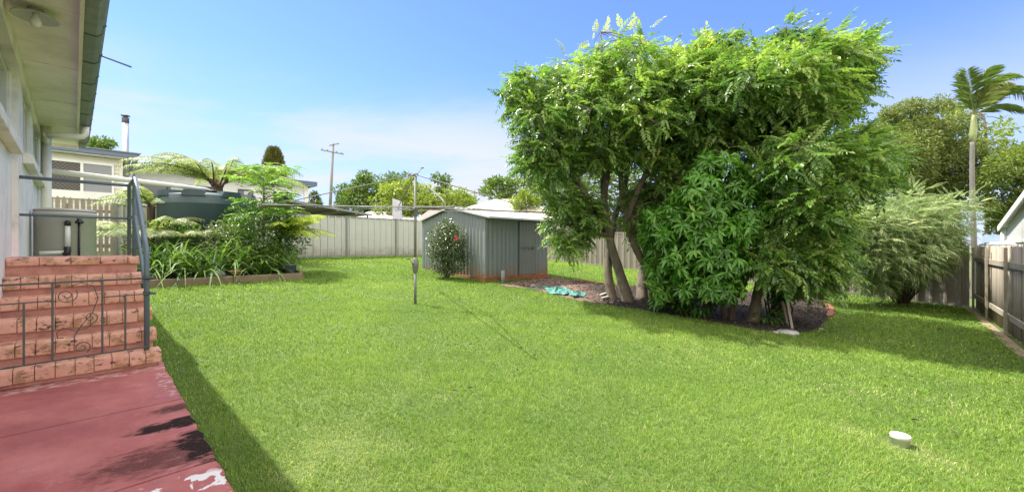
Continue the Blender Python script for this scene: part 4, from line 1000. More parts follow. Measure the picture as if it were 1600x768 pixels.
def build_left_plants():
    # tree fern behind the tank
    b = Gd(341, 14.9); cr = R(341, 288, 14.9)
    t = thing('tree_fern', 'tall tree fern spreading its fronds above the green rainwater tank', 'tree fern', b)
    tr = MB(); tr.tube([b-Vector((0, 0, .1)), b.lerp(cr, .5)+Vector((.05, 0, 0)), cr], [.16, .12, .14], 12); tr.build('trunk', bark_dark, t)
    fern_fronds(t, cr-Vector((0, 0, .08)), 22, 3.3, 3, fern_m, (.60, 1.0), .46, 26, .50)
    # pale ferns left of the tank
    for (px, py, Y, L, n, sd, lab) in ((232, 372, 11.2, 1.75, 14, 5, 'pale green fern left of the rainwater tank just behind the stair rail'), (236, 322, 12.4, 1.45, 12, 6, 'pale fern in front of the neighbouring house, above the picket fence')):
        c = R(px, py, Y); g = Gd(px, Y); t = thing('fern', lab, 'fern', g)
        MB().tube([g-Vector((0, 0, .1)), c], [.09, .10], 10).build('trunk', bark_dark, t)
        fern_fronds(t, c, n, L, sd, fern_m, (.45, .95), .36, 18, .5)
    c = R(290, 372, 10.9); g = Gd(292, 11.0); t = thing('fern', 'fern with one long frond arching across the front of the rainwater tank', 'fern', g)
    MB().tube([g-Vector((0, 0, .1)), c], [.05, .05], 8).build('trunk', bark_dark, t)
    fern_fronds(t, c, 9, 1.15, 9, fern_m, (.5, 1.0), .28, 16, .5)
    # lime fern at the right end
    c = R(436, 366, 12.0); g = Gd(438, 12.0); t = thing('fern', 'bright lime yellow fern at the right end of the garden bed', 'fern', g)
    MB().tube([g-Vector((0, 0, .1)), c], [.06, .06], 8).build('trunk', bark_dark, t)
    fern_fronds(t, c, 14, 1.55, 12, lime_m, (.35, .95), .36, 17, .42, (-1.3, 1.6))
    # slender tree with horizontal leafy sprays
    g = Gd(408, 12.0); t = thing('slender_tree', 'slender tree with flat sprays of bright green leaflets beside the rainwater tank', 'tree', g)
    tp = R(412, 275, 11.8); tr = MB(); q = limb(tr, [g-Vector((0, 0, .1)), R(412, 345, 11.7), tp], [.045, .032, .012], 8)
    P = []; D = []; N = []; L = []
    for k in range(46):
        c = R(random.uniform(368, 452), random.choice((264, 275, 288, 300, 312, 325, 338, 350, 365, 385))+random.uniform(-5, 5), random.uniform(11.2, 12.4)); w = 1-abs(c.z-(tp.z-.6))/4
        src = min(q, key=lambda s: abs(s.z-(c.z-.2))); branch(tr, src, c, .012, .004, .08, 4, 5)
        for m_ in range(15):
            a = random.uniform(0, 6.28); d = Vector((math.cos(a), math.sin(a), random.uniform(-.1, .25))); P.append(c+Vector((random.gauss(0, .16), random.gauss(0, .16), random.gauss(0, .05)))); D.append(d); N.append((random.gauss(0, .15), random.gauss(0, .15), 1)); L.append(random.uniform(.22, .38))
    tr.build('trunk', bark, t)
    V, T, idx = pinnate(np.array(P), np.array(D), np.array(N, float), np.array(L), 7, .085, .038, 65, .25)
    ag = np.clip(np.random.default_rng(4).normal(.5, .25, len(P)), 0, 1)
    np_mesh('crown', V, T, np.repeat(ag[idx], 4), leafmat('bright_leaflet', [(.08, .19, .02), (.15, .29, .04), (.27, .40, .07)], .45, .4), t)
    # dark leafy shrubs filling behind the straps
    sm = leafmat('dark_shrub_leaf', [(.045, .10, .02), (.08, .16, .03), (.16, .25, .05)], .35, .3)
    sv = leafmat('silver_shrub_leaf', [(.08, .12, .05), (.15, .19, .09), (.30, .34, .20)], .4, .25)
    for (px, py, Y, rpx, mat, lab, n) in ((402, 366, 11.7, 54, sm, 'dark leafy shrub in the right part of the garden bed', 1700), (434, 374, 12.0, 46, sm, 'rounded green shrub between the slender tree and the lime fern', 1200), (352, 382, 11.3, 38, sv, 'silvery small leaved shrub in front of the rainwater tank', 900), (250, 386, 11.1, 42, sm, 'dark green shrub at the left end of the garden bed', 700), (296, 392, 11.1, 40, sm, 'dark shrub under the rainwater tank behind the strap leaved plants', 900)):
        c = R(px, py, Y); r = rpx/F*Y; g = Gd(px, Y); t = thing('garden_shrub', lab, 'shrub', g)
        tr = MB()
        for k in range(7): branch(tr, g-Vector((0, 0, .05)), c+Vector((random.uniform(-.6, .6)*r, random.uniform(-.6, .6)*r, random.uniform(-.1, .6)*r)), .016, .005)
        tr.build('stem', bark_dark, t)
        p, d = clump_points(c, r, n, 1.0, .35, 1); D = d + rng.normal(0, .6, (n, 3)) + np.array([[0, 0, .1]])
        V, T = leaves(p, D, np.tile([0, 0, 1.], (n, 1)) + rng.normal(0, .5, (n, 3)), rng.uniform(.08, .15, n), rng.uniform(.035, .055, n))
        np_mesh('foliage', V, T, np.repeat(np.clip(rng.normal(.5, .25, n), 0, 1), 4), mat, t)
    # strap leaved clumps along the front
    spots = [(1.35, 12.2), (1.75, 12.35), (2.1, 12.2), (2.45, 12.5), (2.8, 12.3), (3.1, 12.55), (3.35, 12.25), (3.7, 12.4), (1.55, 12.8), (2.05, 13.0), (2.6, 13.0), (3.1, 13.1), (3.6, 12.95), (1.2, 12.5), (1.4, 13.2), (1.9, 13.4), (2.4, 13.3), (2.9, 13.5), (3.4, 13.4), (1.15, 12.9), (3.8, 12.8)]
    for k, (b_, a_) in enumerate(spots):
        p = W(a_, b_, SL*a_+.09); t = thing('strap_leaf_plant', 'arching green strap leaved plant in the mass along the front of the garden bed', 'plant', p, 0, 'strap leaved plants in the garden bed')
        V, T, ag = straps(p, 36, (.95 if a_ < 12.2 else 1.25)*random.uniform(.8, 1.2), .042, 40+k, .85 if a_ < 12.2 else .97); np_mesh('foliage', V, T, ag, strap_m, t)
    p = W(12.0, 4.02, SL*12+.34); V, T, ag = straps(p, 60, .62, .016, 90, 1.0, .4)
    o = np_mesh('potted_grass', V, T, ag, leafmat('fine_strap', [(.06, .13, .02), (.10, .2, .03), (.18, .29, .05)], .4, .3), off=p); o.location = p; tag(o, 'fine upright grassy plant growing in the slate blue pot', 'plant')
build_left_plants()

# ------------------------------------------------------------------ the big trees
def pin_tree(name, label, polys, trunks, nclump, per, mat, L=(.22, .44), k=6, ll=.105, lw=.056, seed=1, lo_clumps=None, Yc=10, depth=2.2, rmin=12, rmax=36, extra=None, tops=None, bias=.55):
    g = Vector(trunks[0][0][0]); t = thing(name, label, 'tree', (g.x, g.y, gz(g.x, g.y)))
    cl = []
    for poly, n, Y, dp in polys: cl += fill_clumps(poly, n, Y, dp, rmin, rmax, .85, 9)
    if extra: cl += extra
    tr = MB(); ends = []
    for pts, rr in trunks:
        q = limb(tr, pts, rr, 10); ends += [(p, rr[0]+(rr[-1]-rr[0])*i/len(q)) for i, p in enumerate(q) if i > len(q)*.35]
    PP = []; DD = []; NN = []; AG = []
    for c, r in cl:
        src, r0 = min(ends, key=lambda e: (e[0]-c).length + max(0, e[0].z+.25-c.z)*2.0 - e[0].z*.35)
        branch(tr, src, c, max(.012, min(r0*.55, .05)), .008, .10, 5, 6)
        for j in range(7):
            d = Vector((random.gauss(0, 1), random.gauss(0, 1), random.gauss(.25, .7))).normalized()*r*random.uniform(.6, .95); branch(tr, c, c+d, .008, .003, .05, 3, 4)
        n = int(per*1.15*(r/.6)**2) + 14
        p, d = clump_points(c, r, n, .85, .18, .75)
        stray = rng.random(n) < .22; p = p + d*np.where(stray, rng.uniform(.05, .40, n), 0)[:, None]*r
        D = d*np.array([[1, 1, .35]]) + rng.normal(0, .55, (n, 3)) + np.array([[.15, 0, -.12]])
        PP.append(p); DD.append(D); NN.append(np.tile([0, 0, 1.], (n, 1)) + .35*d + rng.normal(0, .25, (n, 3)))
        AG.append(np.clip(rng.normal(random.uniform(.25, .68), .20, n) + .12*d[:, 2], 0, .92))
    if tops:
        for c, r, n in tops:
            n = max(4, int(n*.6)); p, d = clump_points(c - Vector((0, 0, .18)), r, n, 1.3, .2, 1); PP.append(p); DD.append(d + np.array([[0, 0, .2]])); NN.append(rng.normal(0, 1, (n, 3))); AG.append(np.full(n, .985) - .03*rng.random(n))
            src, r0 = min(ends, key=lambda e: (e[0]-c).length); branch(tr, src, c - Vector((0, 0, .25)), .012, .004, .02)
    tr.build('trunk', bark, t)
    P, D, N, A = np.concatenate(PP), np.concatenate(DD), np.concatenate(NN), np.concatenate(AG)
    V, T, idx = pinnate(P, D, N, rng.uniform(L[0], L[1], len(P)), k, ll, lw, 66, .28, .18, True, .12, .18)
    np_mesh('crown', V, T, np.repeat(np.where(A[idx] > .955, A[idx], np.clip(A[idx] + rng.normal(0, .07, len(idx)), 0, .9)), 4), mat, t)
    print(name, len(cl), 'clumps', len(P), 'fronds')
    return t
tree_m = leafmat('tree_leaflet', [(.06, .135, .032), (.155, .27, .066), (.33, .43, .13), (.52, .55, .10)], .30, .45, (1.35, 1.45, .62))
def build_big_trees():
    pA = [(772,112),(800,98),(860,80),(905,66),(935,50),(965,36),(1000,30),(1022,50),(1052,64),(1080,52),(1105,30),(1140,26),(1165,45),(1195,85),(1215,140),(1190,220),(1120,270),(1050,285),(1000,275),(950,270),(905,285),(862,312),(832,290),(795,255),(806,222),(786,180)]
    pA2 = [(845,300),(900,285),(950,310),(950,350),(925,385),(890,410),(862,400),(843,362)]
    pA3 = [(960,280),(1060,270),(1075,330),(1040,400),(985,380)]
    Y = 10.3
    tk = []
    def B(px, py, Y): return R(px, py, Y)
    g = lambda px, py: G(px, py) - Vector((0, 0, .08))
    tk.append(([g(984, 472), B(968, 425, 10.2), B(952, 370, 10.2), B(944, 310, 10.3), B(938, 250, 10.3), B(905, 170, 10.4)], [.17, .12, .10, .085, .065, .025]))
    tk.append(([g(958, 467), B(950, 420, 10.5), B(958, 350, 10.7), B(978, 280, 10.9), B(985, 200, 11), B(990, 110, 11)], [.13, .10, .09, .07, .05, .02]))
    tk.append(([g(1026, 475), B(1016, 430, 9.9), B(995, 390, 10), B(980, 345, 10.1), B(970, 280, 10), B(975, 190, 9.8), B(985, 120, 9.7)], [.14, .10, .09, .08, .06, .045, .02]))
    tk.append(([g(1003, 468), B(1004, 420, 10.8), B(1010, 360, 11), B(1030, 280, 11), B(1060, 200, 10.9), B(1100, 110, 10.8)], [.16, .11, .09, .07, .055, .02]))
    tk.append(([B(955, 370, 10.2), B(925, 320, 9.8), B(895, 270, 9.6), B(850, 210, 9.6), B(815, 150, 9.6)], [.08, .07, .06, .045, .015]))
    tk.append(([B(980, 345, 10.1), B(1000, 290, 9.6), B(1040, 220, 9.3), B(1080, 140, 9.2)], [.08, .07, .05, .015]))
    tk.append(([B(944, 310, 10.3), B(952, 250, 9.8), B(955, 180, 9.6), B(945, 100, 9.6), B(938, 50, 9.6)], [.07, .06, .045, .03, .012]))
    tops = [(R(928, 50, 9.7), .11, 9), (R(950, 42, 9.7), .10, 8), (R(1085, 98, 9.0), .3, 45), (R(1110, 80, 9.0), .22, 30), (R(1005, 48, 9.8), .22, 14), (R(975, 45, 9.8), .2, 12), (R(925, 115, 9.2), .22, 14), (R(1030, 205, 8.8), .2, 16)]
    pin_tree('shade_tree', 'large spreading multi trunked tree in the middle of the yard bed', [([(x, y+(10 if y < 120 else 0)) for x, y in pA], 175, 9.6, 1.7), (pA2, 22, 9.5, .8), (pA3, 26, 10.3, .8), ([(1010,240),(1060,230),(1130,260),(1120,330),(1060,345),(1020,325)], 16, 9.5, .8), ([(1010,60),(1060,52),(1130,60),(1120,200),(1030,200)], 18, 9.2, 1.0)], tk, 0, 66, tree_m, tops=tops, rmin=13, rmax=37)
    pB = [(1100,110),(1130,70),(1190,80),(1212,34),(1245,26),(1275,46),(1300,36),(1330,52),(1368,38),(1362,70),(1374,92),(1350,120),(1362,150),(1330,185),(1300,205),(1200,200),(1130,210)]
    pB2 = [(1160,200),(1240,190),(1330,200),(1380,200),(1402,235),(1388,300),(1335,312),(1322,392),(1300,425),(1240,430),(1200,380),(1215,300),(1150,260)]
    tk = [([g(1176, 502), B(1183, 460, 8.5), B(1190, 420, 8.5), B(1200, 340, 8.7), B(1205, 260, 8.8), B(1215, 170, 8.9), B(1225, 100, 9)], [.13, .09, .08, .075, .06, .045, .02]),
          ([B(1200, 340, 8.7), B(1235, 290, 8.3), B(1280, 240, 8.1), B(1335, 215, 8.0)], [.06, .05, .035, .015]),
          ([B(1205, 260, 8.8), B(1245, 190, 9), B(1290, 130, 9.1), B(1330, 80, 9.1)], [.05, .045, .035, .015]),
          ([B(1190, 420, 8.5), B(1230, 385, 8.2), B(1270, 360, 8.2)], [.04, .03, .012])]
    pin_tree('leaning_tree', 'slender leaning tree with arching pinnate leaves at the right end of the yard bed', [(pB, 78, 8.4, 1.2), (pB2, 84, 8.0, 1.1), ([(1165,375),(1300,365),(1328,400),(1300,450),(1240,462),(1190,436)], 34, 7.9, .6), ([(1030,100),(1120,60),(1130,230),(1040,240)], 16, 8.9, .8)], tk, 0, 64, tree_m, L=(.32, .50), ll=.115, lw=.058, k=7, rmin=13, rmax=36)
    # a thin sapling trunk behind on the right
    g0 = g(1278, 468); t = thing('sapling', 'dark slim tree at the back corner of the yard bed near the edging bricks', 'tree', g0)
    tr = MB(); q = limb(tr, [g0, B(1276, 420, g0.y), B(1272, 370, g0.y-.2), B(1290, 330, g0.y-.5)], [.10, .08, .06, .03], 8); cl = fill_clumps([(1262, 320), (1320, 312), (1334, 360), (1324, 420), (1290, 440), (1262, 400)], 12, g0.y-.7, .5, 14, 28); PP = []; DD = []
    for c, r in cl:
        branch(tr, min(q, key=lambda s: (s-c).length), c, .02, .006); p, d = clump_points(c, r, 46); PP.append(p); DD.append(d + rng.normal(0, .4, d.shape))
    tr.build('trunk', bark_dark, t); P = np.concatenate(PP); D = np.concatenate(DD)
    V, T, idx = pinnate(P, D, np.tile([0, 0, 1.], (len(P), 1)), rng.uniform(.3, .45, len(P)), 6, .12, .03, 55, .35)
    np_mesh('crown', V, T, np.repeat(np.clip(rng.normal(.62, .15, len(P)), 0, .92)[idx], 4), tree_m, t)
build_big_trees()

def build_glossy_shrub():
    gm = leafmat('glossy_leaf', [(.05, .15, .02), (.11, .28, .035), (.20, .40, .06), (.36, .48, .09)], .28, .36)
    poly = [(1026,400),(1036,330),(1055,290),(1090,250),(1130,225),(1165,260),(1195,290),(1225,330),(1230,380),(1195,412),(1165,430),(1156,490),(1110,480),(1070,462),(1036,440)]
    g = Gd(1120, 8.6); t = thing('glossy_shrub', 'dense shrub with large glossy drooping leaves between the two yard trees', 'shrub', g)
    cl = fill_clumps(poly, 70, 8.25, .75, 14, 34, .6); tr = MB(); PP = []; DD = []; NN = []; AG = []
    for k in range(9):
        e = g + Vector((random.uniform(-.9, .9), random.uniform(-.5, .5), random.uniform(1.2, 3.0))); branch(tr, g + Vector((random.uniform(-.3, .3), random.uniform(-.2, .2), -.05)), e, .035, .012)
    cl += fill_clumps([(1000,330),(1045,300),(1075,330),(1075,478),(1045,484),(1020,470),(1004,410)], 30, 8.9, .5, 12, 28, .55)
    for c, r in cl:
        branch(tr, g + Vector((0, 0, max(.05, (c.z-g.z)*.4))), c, .014, .006)
        nw = int(13*(r/.35)**2) + 8; p, d = clump_points(c, r, nw, 1, .3, .9)
        for q, o in zip(p, d):
            ax = nrm((o*np.array([1, 1, .5]) + np.array([0, -.25, .35]))[None])[0]; a0 = random.random()*6.28; sx = nrm(np.cross(ax, [0.3, .2, 1.])[None])[0]; sy = np.cross(ax, sx); ag = np.clip(random.gauss(.45, .2), 0, .93)
            for m_ in range(8):
                th = a0 + m_*2.4; s_ = sx*math.cos(th) + sy*math.sin(th); PP.append(q + ax*random.uniform(-.05, .03)); DD.append(s_ + ax*random.uniform(.15, .8) - np.array([0, 0, .55])); NN.append(ax + np.array([0, 0, .4])); AG.append(np.clip(ag + random.gauss(0, .08), 0, 1))
    P = np.array(PP); V, T = leaves(P, np.array(DD), np.array(NN), rng.uniform(.10, .26, len(P)), rng.uniform(.04, .078, len(P)), .18, .25, .5)
    tr.build('stem', bark_dark, t); np_mesh('foliage', V, T, np.repeat(np.array(AG), 4), gm, t); print('glossy', len(P))
    # small ones at the foot
    for (px, py, Y, n, lab) in ((1200, 492, 8.35, 14, 'low glossy leaved seedling beside the timber stakes'), (1092, 478, 8.6, 30, 'low glossy leaved plant at the front edge of the bed beneath the shrub')):
        g = Gd(px, Y); c = R(px, py, Y); t = thing('seedling', lab, 'plant', g); tr = MB(); tr.tube([g, c], .012, 6); tr.build('stem', bark_dark, t)
        p, d = clump_points(c, .26, n*5, .8, .2, .8); V, T = leaves(p, d + np.array([[0, 0, -.2]]) + rng.normal(0, .4, d.shape), np.tile([0, 0, 1.], (len(p), 1)), rng.uniform(.12, .2, len(p)), .05, .2, .2)
        np_mesh('foliage', V, T, np.repeat(np.clip(rng.normal(.4, .2, len(p)), 0, .9), 4), gm, t)
build_glossy_shrub()
def build_shade_shrubs():
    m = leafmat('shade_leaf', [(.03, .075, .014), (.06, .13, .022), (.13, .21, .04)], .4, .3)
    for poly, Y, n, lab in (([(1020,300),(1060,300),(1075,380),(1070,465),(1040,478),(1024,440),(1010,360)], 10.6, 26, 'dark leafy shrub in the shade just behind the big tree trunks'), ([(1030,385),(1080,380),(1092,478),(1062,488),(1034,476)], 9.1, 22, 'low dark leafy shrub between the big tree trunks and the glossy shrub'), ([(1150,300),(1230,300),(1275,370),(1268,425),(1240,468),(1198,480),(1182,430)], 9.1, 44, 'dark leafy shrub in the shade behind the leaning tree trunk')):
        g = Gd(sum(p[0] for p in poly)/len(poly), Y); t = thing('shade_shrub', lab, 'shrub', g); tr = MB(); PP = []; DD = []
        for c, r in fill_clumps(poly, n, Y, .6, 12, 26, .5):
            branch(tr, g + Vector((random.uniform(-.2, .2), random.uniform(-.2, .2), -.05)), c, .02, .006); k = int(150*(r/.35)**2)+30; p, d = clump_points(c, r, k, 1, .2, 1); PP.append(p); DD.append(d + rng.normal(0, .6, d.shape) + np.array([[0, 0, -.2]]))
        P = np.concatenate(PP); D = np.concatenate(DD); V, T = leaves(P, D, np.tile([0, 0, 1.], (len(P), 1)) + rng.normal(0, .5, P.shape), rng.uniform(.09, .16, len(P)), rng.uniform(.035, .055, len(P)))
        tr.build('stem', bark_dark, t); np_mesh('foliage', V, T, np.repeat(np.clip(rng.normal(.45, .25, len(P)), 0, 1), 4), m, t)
build_shade_shrubs()

def build_camellia():
    cm = leafmat('camellia_leaf', [(.04, .075, .025), (.085, .13, .045), (.22, .26, .11), (.42, .44, .24)], .25, .15, spec=.7)
    g = Gd(698, 12.65); t = thing('camellia_bush', 'upright dark camellia bush with one red flower against the shed wall', 'shrub', g)
    tr = MB(); PP = []; DD = []
    for (px, py, rpx) in ((697, 362, 17), (686, 372, 18), (710, 370, 18), (700, 385, 24), (684, 392, 16), (716, 392, 16), (690, 408, 18), (710, 408, 18), (698, 420, 13), (700, 350, 9)):
        c = R(px, py, 12.65+random.uniform(-.12, .12)); r = rpx*1.12/F*12.65; branch(tr, g-Vector((0, 0, .03)), c, .016, .006, .05); n = int(680*(r/.36)**2); p, d = clump_points(c, r, n, 1, .4, 1); PP.append(p); DD.append(d*.8 + rng.normal(0, .6, d.shape))
    P = np.concatenate(PP); D = np.concatenate(DD); V, T = leaves(P, D, np.tile([0, -.3, 1.], (len(P), 1)) + rng.normal(0, .5, P.shape), rng.uniform(.05, .085, len(P)), rng.uniform(.028, .042, len(P)), .15, .1)
    tr.build('stem', bark_dark, t); np_mesh('foliage', V, T, np.repeat(np.clip(rng.normal(.45, .28, len(P)), 0, 1), 4), cm, t)
    rm = M('red_petal', (.62, .04, .05), .5, .15, 20, bump=0); c = R(713, 372, 12.1)
    n = 16; V = []; mb = MB()
    for i in range(n):
        a = i*2.4; rr = .03+.03*(i/n); p = c + Vector((math.cos(a)*rr*.4, 0, math.sin(a)*rr*.4)); q = c + Vector((math.cos(a)*rr, -.025+.03*i/n, math.sin(a)*rr)); s = Vector((-math.sin(a), .1, math.cos(a)))*.02
        mb.add([p, q-s, q+Vector((math.cos(a), 0, math.sin(a)))*.015, q+s], [(0, 1, 2, 3)])
    mb.build('flower', rm, t)
build_camellia()

def build_grevillea():
    gm = leafmat('feathery_leaf', [(.13, .21, .075), (.26, .345, .145), (.45, .51, .27), (.64, .65, .40)], .45, .45, (1.2, 1.25, .9))
    g = Gd(1410, 12.0); t = thing('feathery_shrub', 'large silvery feathery leaved shrub spilling over the corner of the fences', 'shrub', g)
    poly = [(1335,335),(1360,318),(1400,310),(1430,302),(1465,314),(1490,322),(1508,330),(1502,350),(1488,372),(1490,398),(1470,420),(1440,440),(1400,456),(1368,455),(1340,425),(1330,370)]
    cl = fill_clumps(poly, 85, 11.6, 1.0, 14, 34, .5); tr = MB(); PP = []; DD = []
    for c, r in cl:
        branch(tr, g + Vector((random.uniform(-.15, .15), 0, -.05)), c, .022, .006, .1, 6); n = int(85*(r/.5)**2)+16; p, d = clump_points(c, r, n, .8, .2, .9); PP.append(p); DD.append(d*np.array([[1, 1, .7]]) + rng.normal(0, .7, d.shape) + np.array([[.05, -.1, .05]]))
    for (px, py) in ((1512, 322), (1500, 350), (1372, 318), (1430, 304), (1488, 318)):
        c = R(px, py, 11.5); branch(tr, g+Vector((0, 0, 1)), c, .02, .006, .1); p, d = clump_points(c, .3, 26, .8, .2, 1); PP.append(p); DD.append(d + np.array([[.2, -.1, .5]]))
    P = np.concatenate(PP); D = np.concatenate(DD)
    V, T, idx = pinnate(P, D, np.tile([0, 0, 1.], (len(P), 1)) + rng.normal(0, .3, P.shape), rng.uniform(.2, .4, len(P)), 8, .12, .021, 42, .35, .1)
    tr.build('stem', bark_dark, t); np_mesh('foliage', V, T, np.repeat(np.clip(rng.normal(.5, .25, len(P)), 0, 1)[idx], 4), gm, t)
build_grevillea()

# ------------------------------------------------------------------ background trees
def bg_tree(name, label, poly, Y, depth, n, per, leaf, cols, rmin=12, rmax=28, trunk_px=None, trunk_r=.2, group=None, sparse=.3, rough=.5):
    xs = [p[0] for p in poly]; ys = [p[1] for p in poly]; px = trunk_px or sum(xs)/len(xs)
    g = Gd(px, Y); t = thing(name, label, 'tree', g, 0, group)
    cl = fill_clumps(poly, n, Y, depth, rmin, rmax, .6); tr = MB(); m = R(px, min(ys)*.35+max(ys)*.65, Y)
    q = limb(tr, [g-Vector((0, 0, .3)), g.lerp(m, .5)+Vector((.1, 0, 0)), m, R(px+random.uniform(-6, 6), min(ys)*.75+max(ys)*.25, Y)], [trunk_r, trunk_r*.8, trunk_r*.6, trunk_r*.2], 8); PP = []; DD = []; AG = []
    for c, r in cl:
        branch(tr, min(q[4:], key=lambda s: (s-c).length+max(0, s.z-c.z)), c, trunk_r*.22, .02, .08, 4, 5); k = int(per*5*(r/leaf/4)**2)+40; p, d = clump_points(c, r, k, .9, sparse, .75); PP.append(p); DD.append(d + rng.normal(0, .6, d.shape)); AG.append(np.clip(rng.normal(random.uniform(.3, .65), .16, k) + .1*d[:, 2], 0, 1))
    P = np.concatenate(PP); D = np.concatenate(DD); V, T = leaves(P, D, np.tile([0, 0, 1.], (len(P), 1)) + rng.normal(0, .6, P.shape), leaf*rng.uniform(.7, 1.3, len(P)), leaf*rng.uniform(.3, .5, len(P)), .2, .15)
    tr.build('trunk', bark, t); np_mesh('crown', V, T, np.repeat(np.concatenate(AG), 4), leafmat(name+'_leaf', cols, rough, .3), t)
    return t
def build_background_trees():
    olive = [(.08, .11, .03), (.15, .19, .05), (.25, .285, .09)]; green = [(.04, .085, .016), (.085, .15, .025), (.19, .26, .04)]; lime = [(.10, .16, .02), (.19, .26, .035), (.32, .38, .06)]; dark = [(.03, .06, .014), (.06, .10, .022), (.12, .17, .035)]
    bg_tree('round_tree', 'broad dark green rounded tree beyond the back fence behind the hoist', [(525,318),(528,295),(545,280),(575,268),(600,267),(640,272),(660,290),(660,345),(525,345)], 42, 2.5, 46, 60, .42, green, 11, 22, 590, .3)
    bg_tree('round_tree', 'bright green rounded tree just right of the hoist pole beyond the fence', [(575,345),(580,312),(600,290),(640,282),(700,290),(730,300),(742,318),(740,335),(700,340)], 34, 2, 46, 60, .36, lime, 10, 20, 660, .25)
    bg_tree('round_tree', 'pale topped tree rising above the bright tree right of the hoist pole', [(672,276),(700,272),(712,285),(708,305),(735,300),(745,320),(690,325),(680,295)], 44, 1.5, 22, 55, .4, green, 8, 14, 697, .22)
    bg_tree('round_tree', 'dark green tree behind the garden shed roof', [(748,292),(765,280),(790,274),(815,282),(840,280),(870,270),(880,320),(840,330),(760,315)], 36, 2, 36, 60, .36, green, 9, 18, 800, .25)
    bg_tree('lime_bush_tree', 'small lime yellow bushy tree poking above the cream roof behind the shed', [(797,312),(805,302),(822,298),(838,304),(842,318),(828,330),(805,328)], 26, .8, 18, 55, .24, lime, 7, 12, 820, .1)
    bg_tree('round_tree', 'mid green tree behind the trunks of the big yard tree', [(850,330),(880,270),(960,250),(1060,260),(1090,340),(1060,385),(900,390)], 27, 2, 50, 45, .34, green, 14, 28, 975, .25)
    bg_tree('broad_tree', 'tall olive green tree beyond the side fence left of the palm', [(1325,250),(1345,200),(1375,172),(1405,156),(1440,155),(1470,152),(1500,168),(1525,195),(1538,215),(1540,300),(1500,330),(1420,330),(1340,330)], 21, 2.4, 100, 80, .17, olive, 14, 28, 1440, .3)
    bg_tree('broad_tree', 'leafy green tree beyond the fence right of the palm trunk', [(1530,262),(1552,228),(1585,222),(1620,215),(1680,230),(1690,360),(1620,372),(1545,368),(1528,320)], 19, 2, 80, 76, .17, [(.07, .12, .022), (.15, .21, .04), (.28, .33, .075)], 14, 28, 1600, .25)
    bg_tree('wispy_tree', 'thin wispy branched tree showing sky beside the palm head', [(1470,185),(1500,160),(1545,190),(1580,180),(1592,205),(1575,230),(1530,240),(1490,215)], 24, 1.5, 26, 4, .24, lime, 8, 14, 1540, .12)
    bg_tree('garden_tree', 'dark leafy tree in the shade behind the feathery shrub', [(1295,300),(1340,285),(1400,300),(1420,360),(1400,400),(1330,400),(1300,350)], 17, 1.2, 34, 60, .2, dark, 12, 24, 1360, .2)
    bg_tree('roof_tree', 'leafy tree showing above the cream weatherboard house roof', [(126,238),(132,218),(146,205),(165,210),(180,230),(182,250),(130,250)], 30, 1.3, 20, 60, .3, green, 8, 16, 150, .2)
    bg_tree('roof_tree', 'dark tree seen past the white post of the neighbouring verandah', [(482,330),(484,305),(490,294),(498,305),(502,330)], 45, .8, 10, 60, .4, dark, 6, 10, 490, .2)
    # conical conifer
    g = Gd(428, 40); t = thing('conifer', 'dense conical golden green conifer behind the neighbouring house', 'tree', g); tr = MB(); tr.tube([g-Vector((0, 0, .3)), R(428, 236, 40)], [.25, .05], 8); tr.build('trunk', bark_dark, t)
    n = 5200; h = rng.random(n)**.8; z0 = g.z+1; z1 = R(428, 232, 40).z; rad = 1.45*np.sqrt(np.clip(1-h**1.5, 0, 1))*(.8+.2*rng.random(n)); th = rng.random(n)*6.283
    P = np.stack([g.x+rad*np.cos(th), g.y+rad*np.sin(th), z0+(z1-z0)*h], 1); D = np.stack([np.cos(th), np.sin(th), .9*np.ones(n)], 1) + rng.normal(0, .3, (n, 3))
    V, T = leaves(P, D, rng.normal(0, 1, (n, 3)), rng.uniform(.3, .5, n), .14); np_mesh('crown', V, T, np.repeat(rng.random(n), 4), leafmat('conifer_leaf', [(.07, .085, .02), (.13, .14, .035), (.22, .21, .06)], .6, .15), t)
    # low hedge line far off between things
    for k, (px, w, top, Y, lab) in enumerate(((560, 30, 322, 70, 'distant dark hedge tree low behind the round tree'), (900, 60, 330, 60, 'distant tree low on the horizon behind the big yard tree'), (1200, 80, 330, 60, 'distant tree on the horizon behind the leaning tree'))):
        bg_tree('distant_tree', lab, [(px-w, 384), (px-w, top+20), (px, top), (px+w, top+20), (px+w, 384)], Y, 2, 14, 40, .7, dark, 10, 22, px, .3)
build_background_trees()

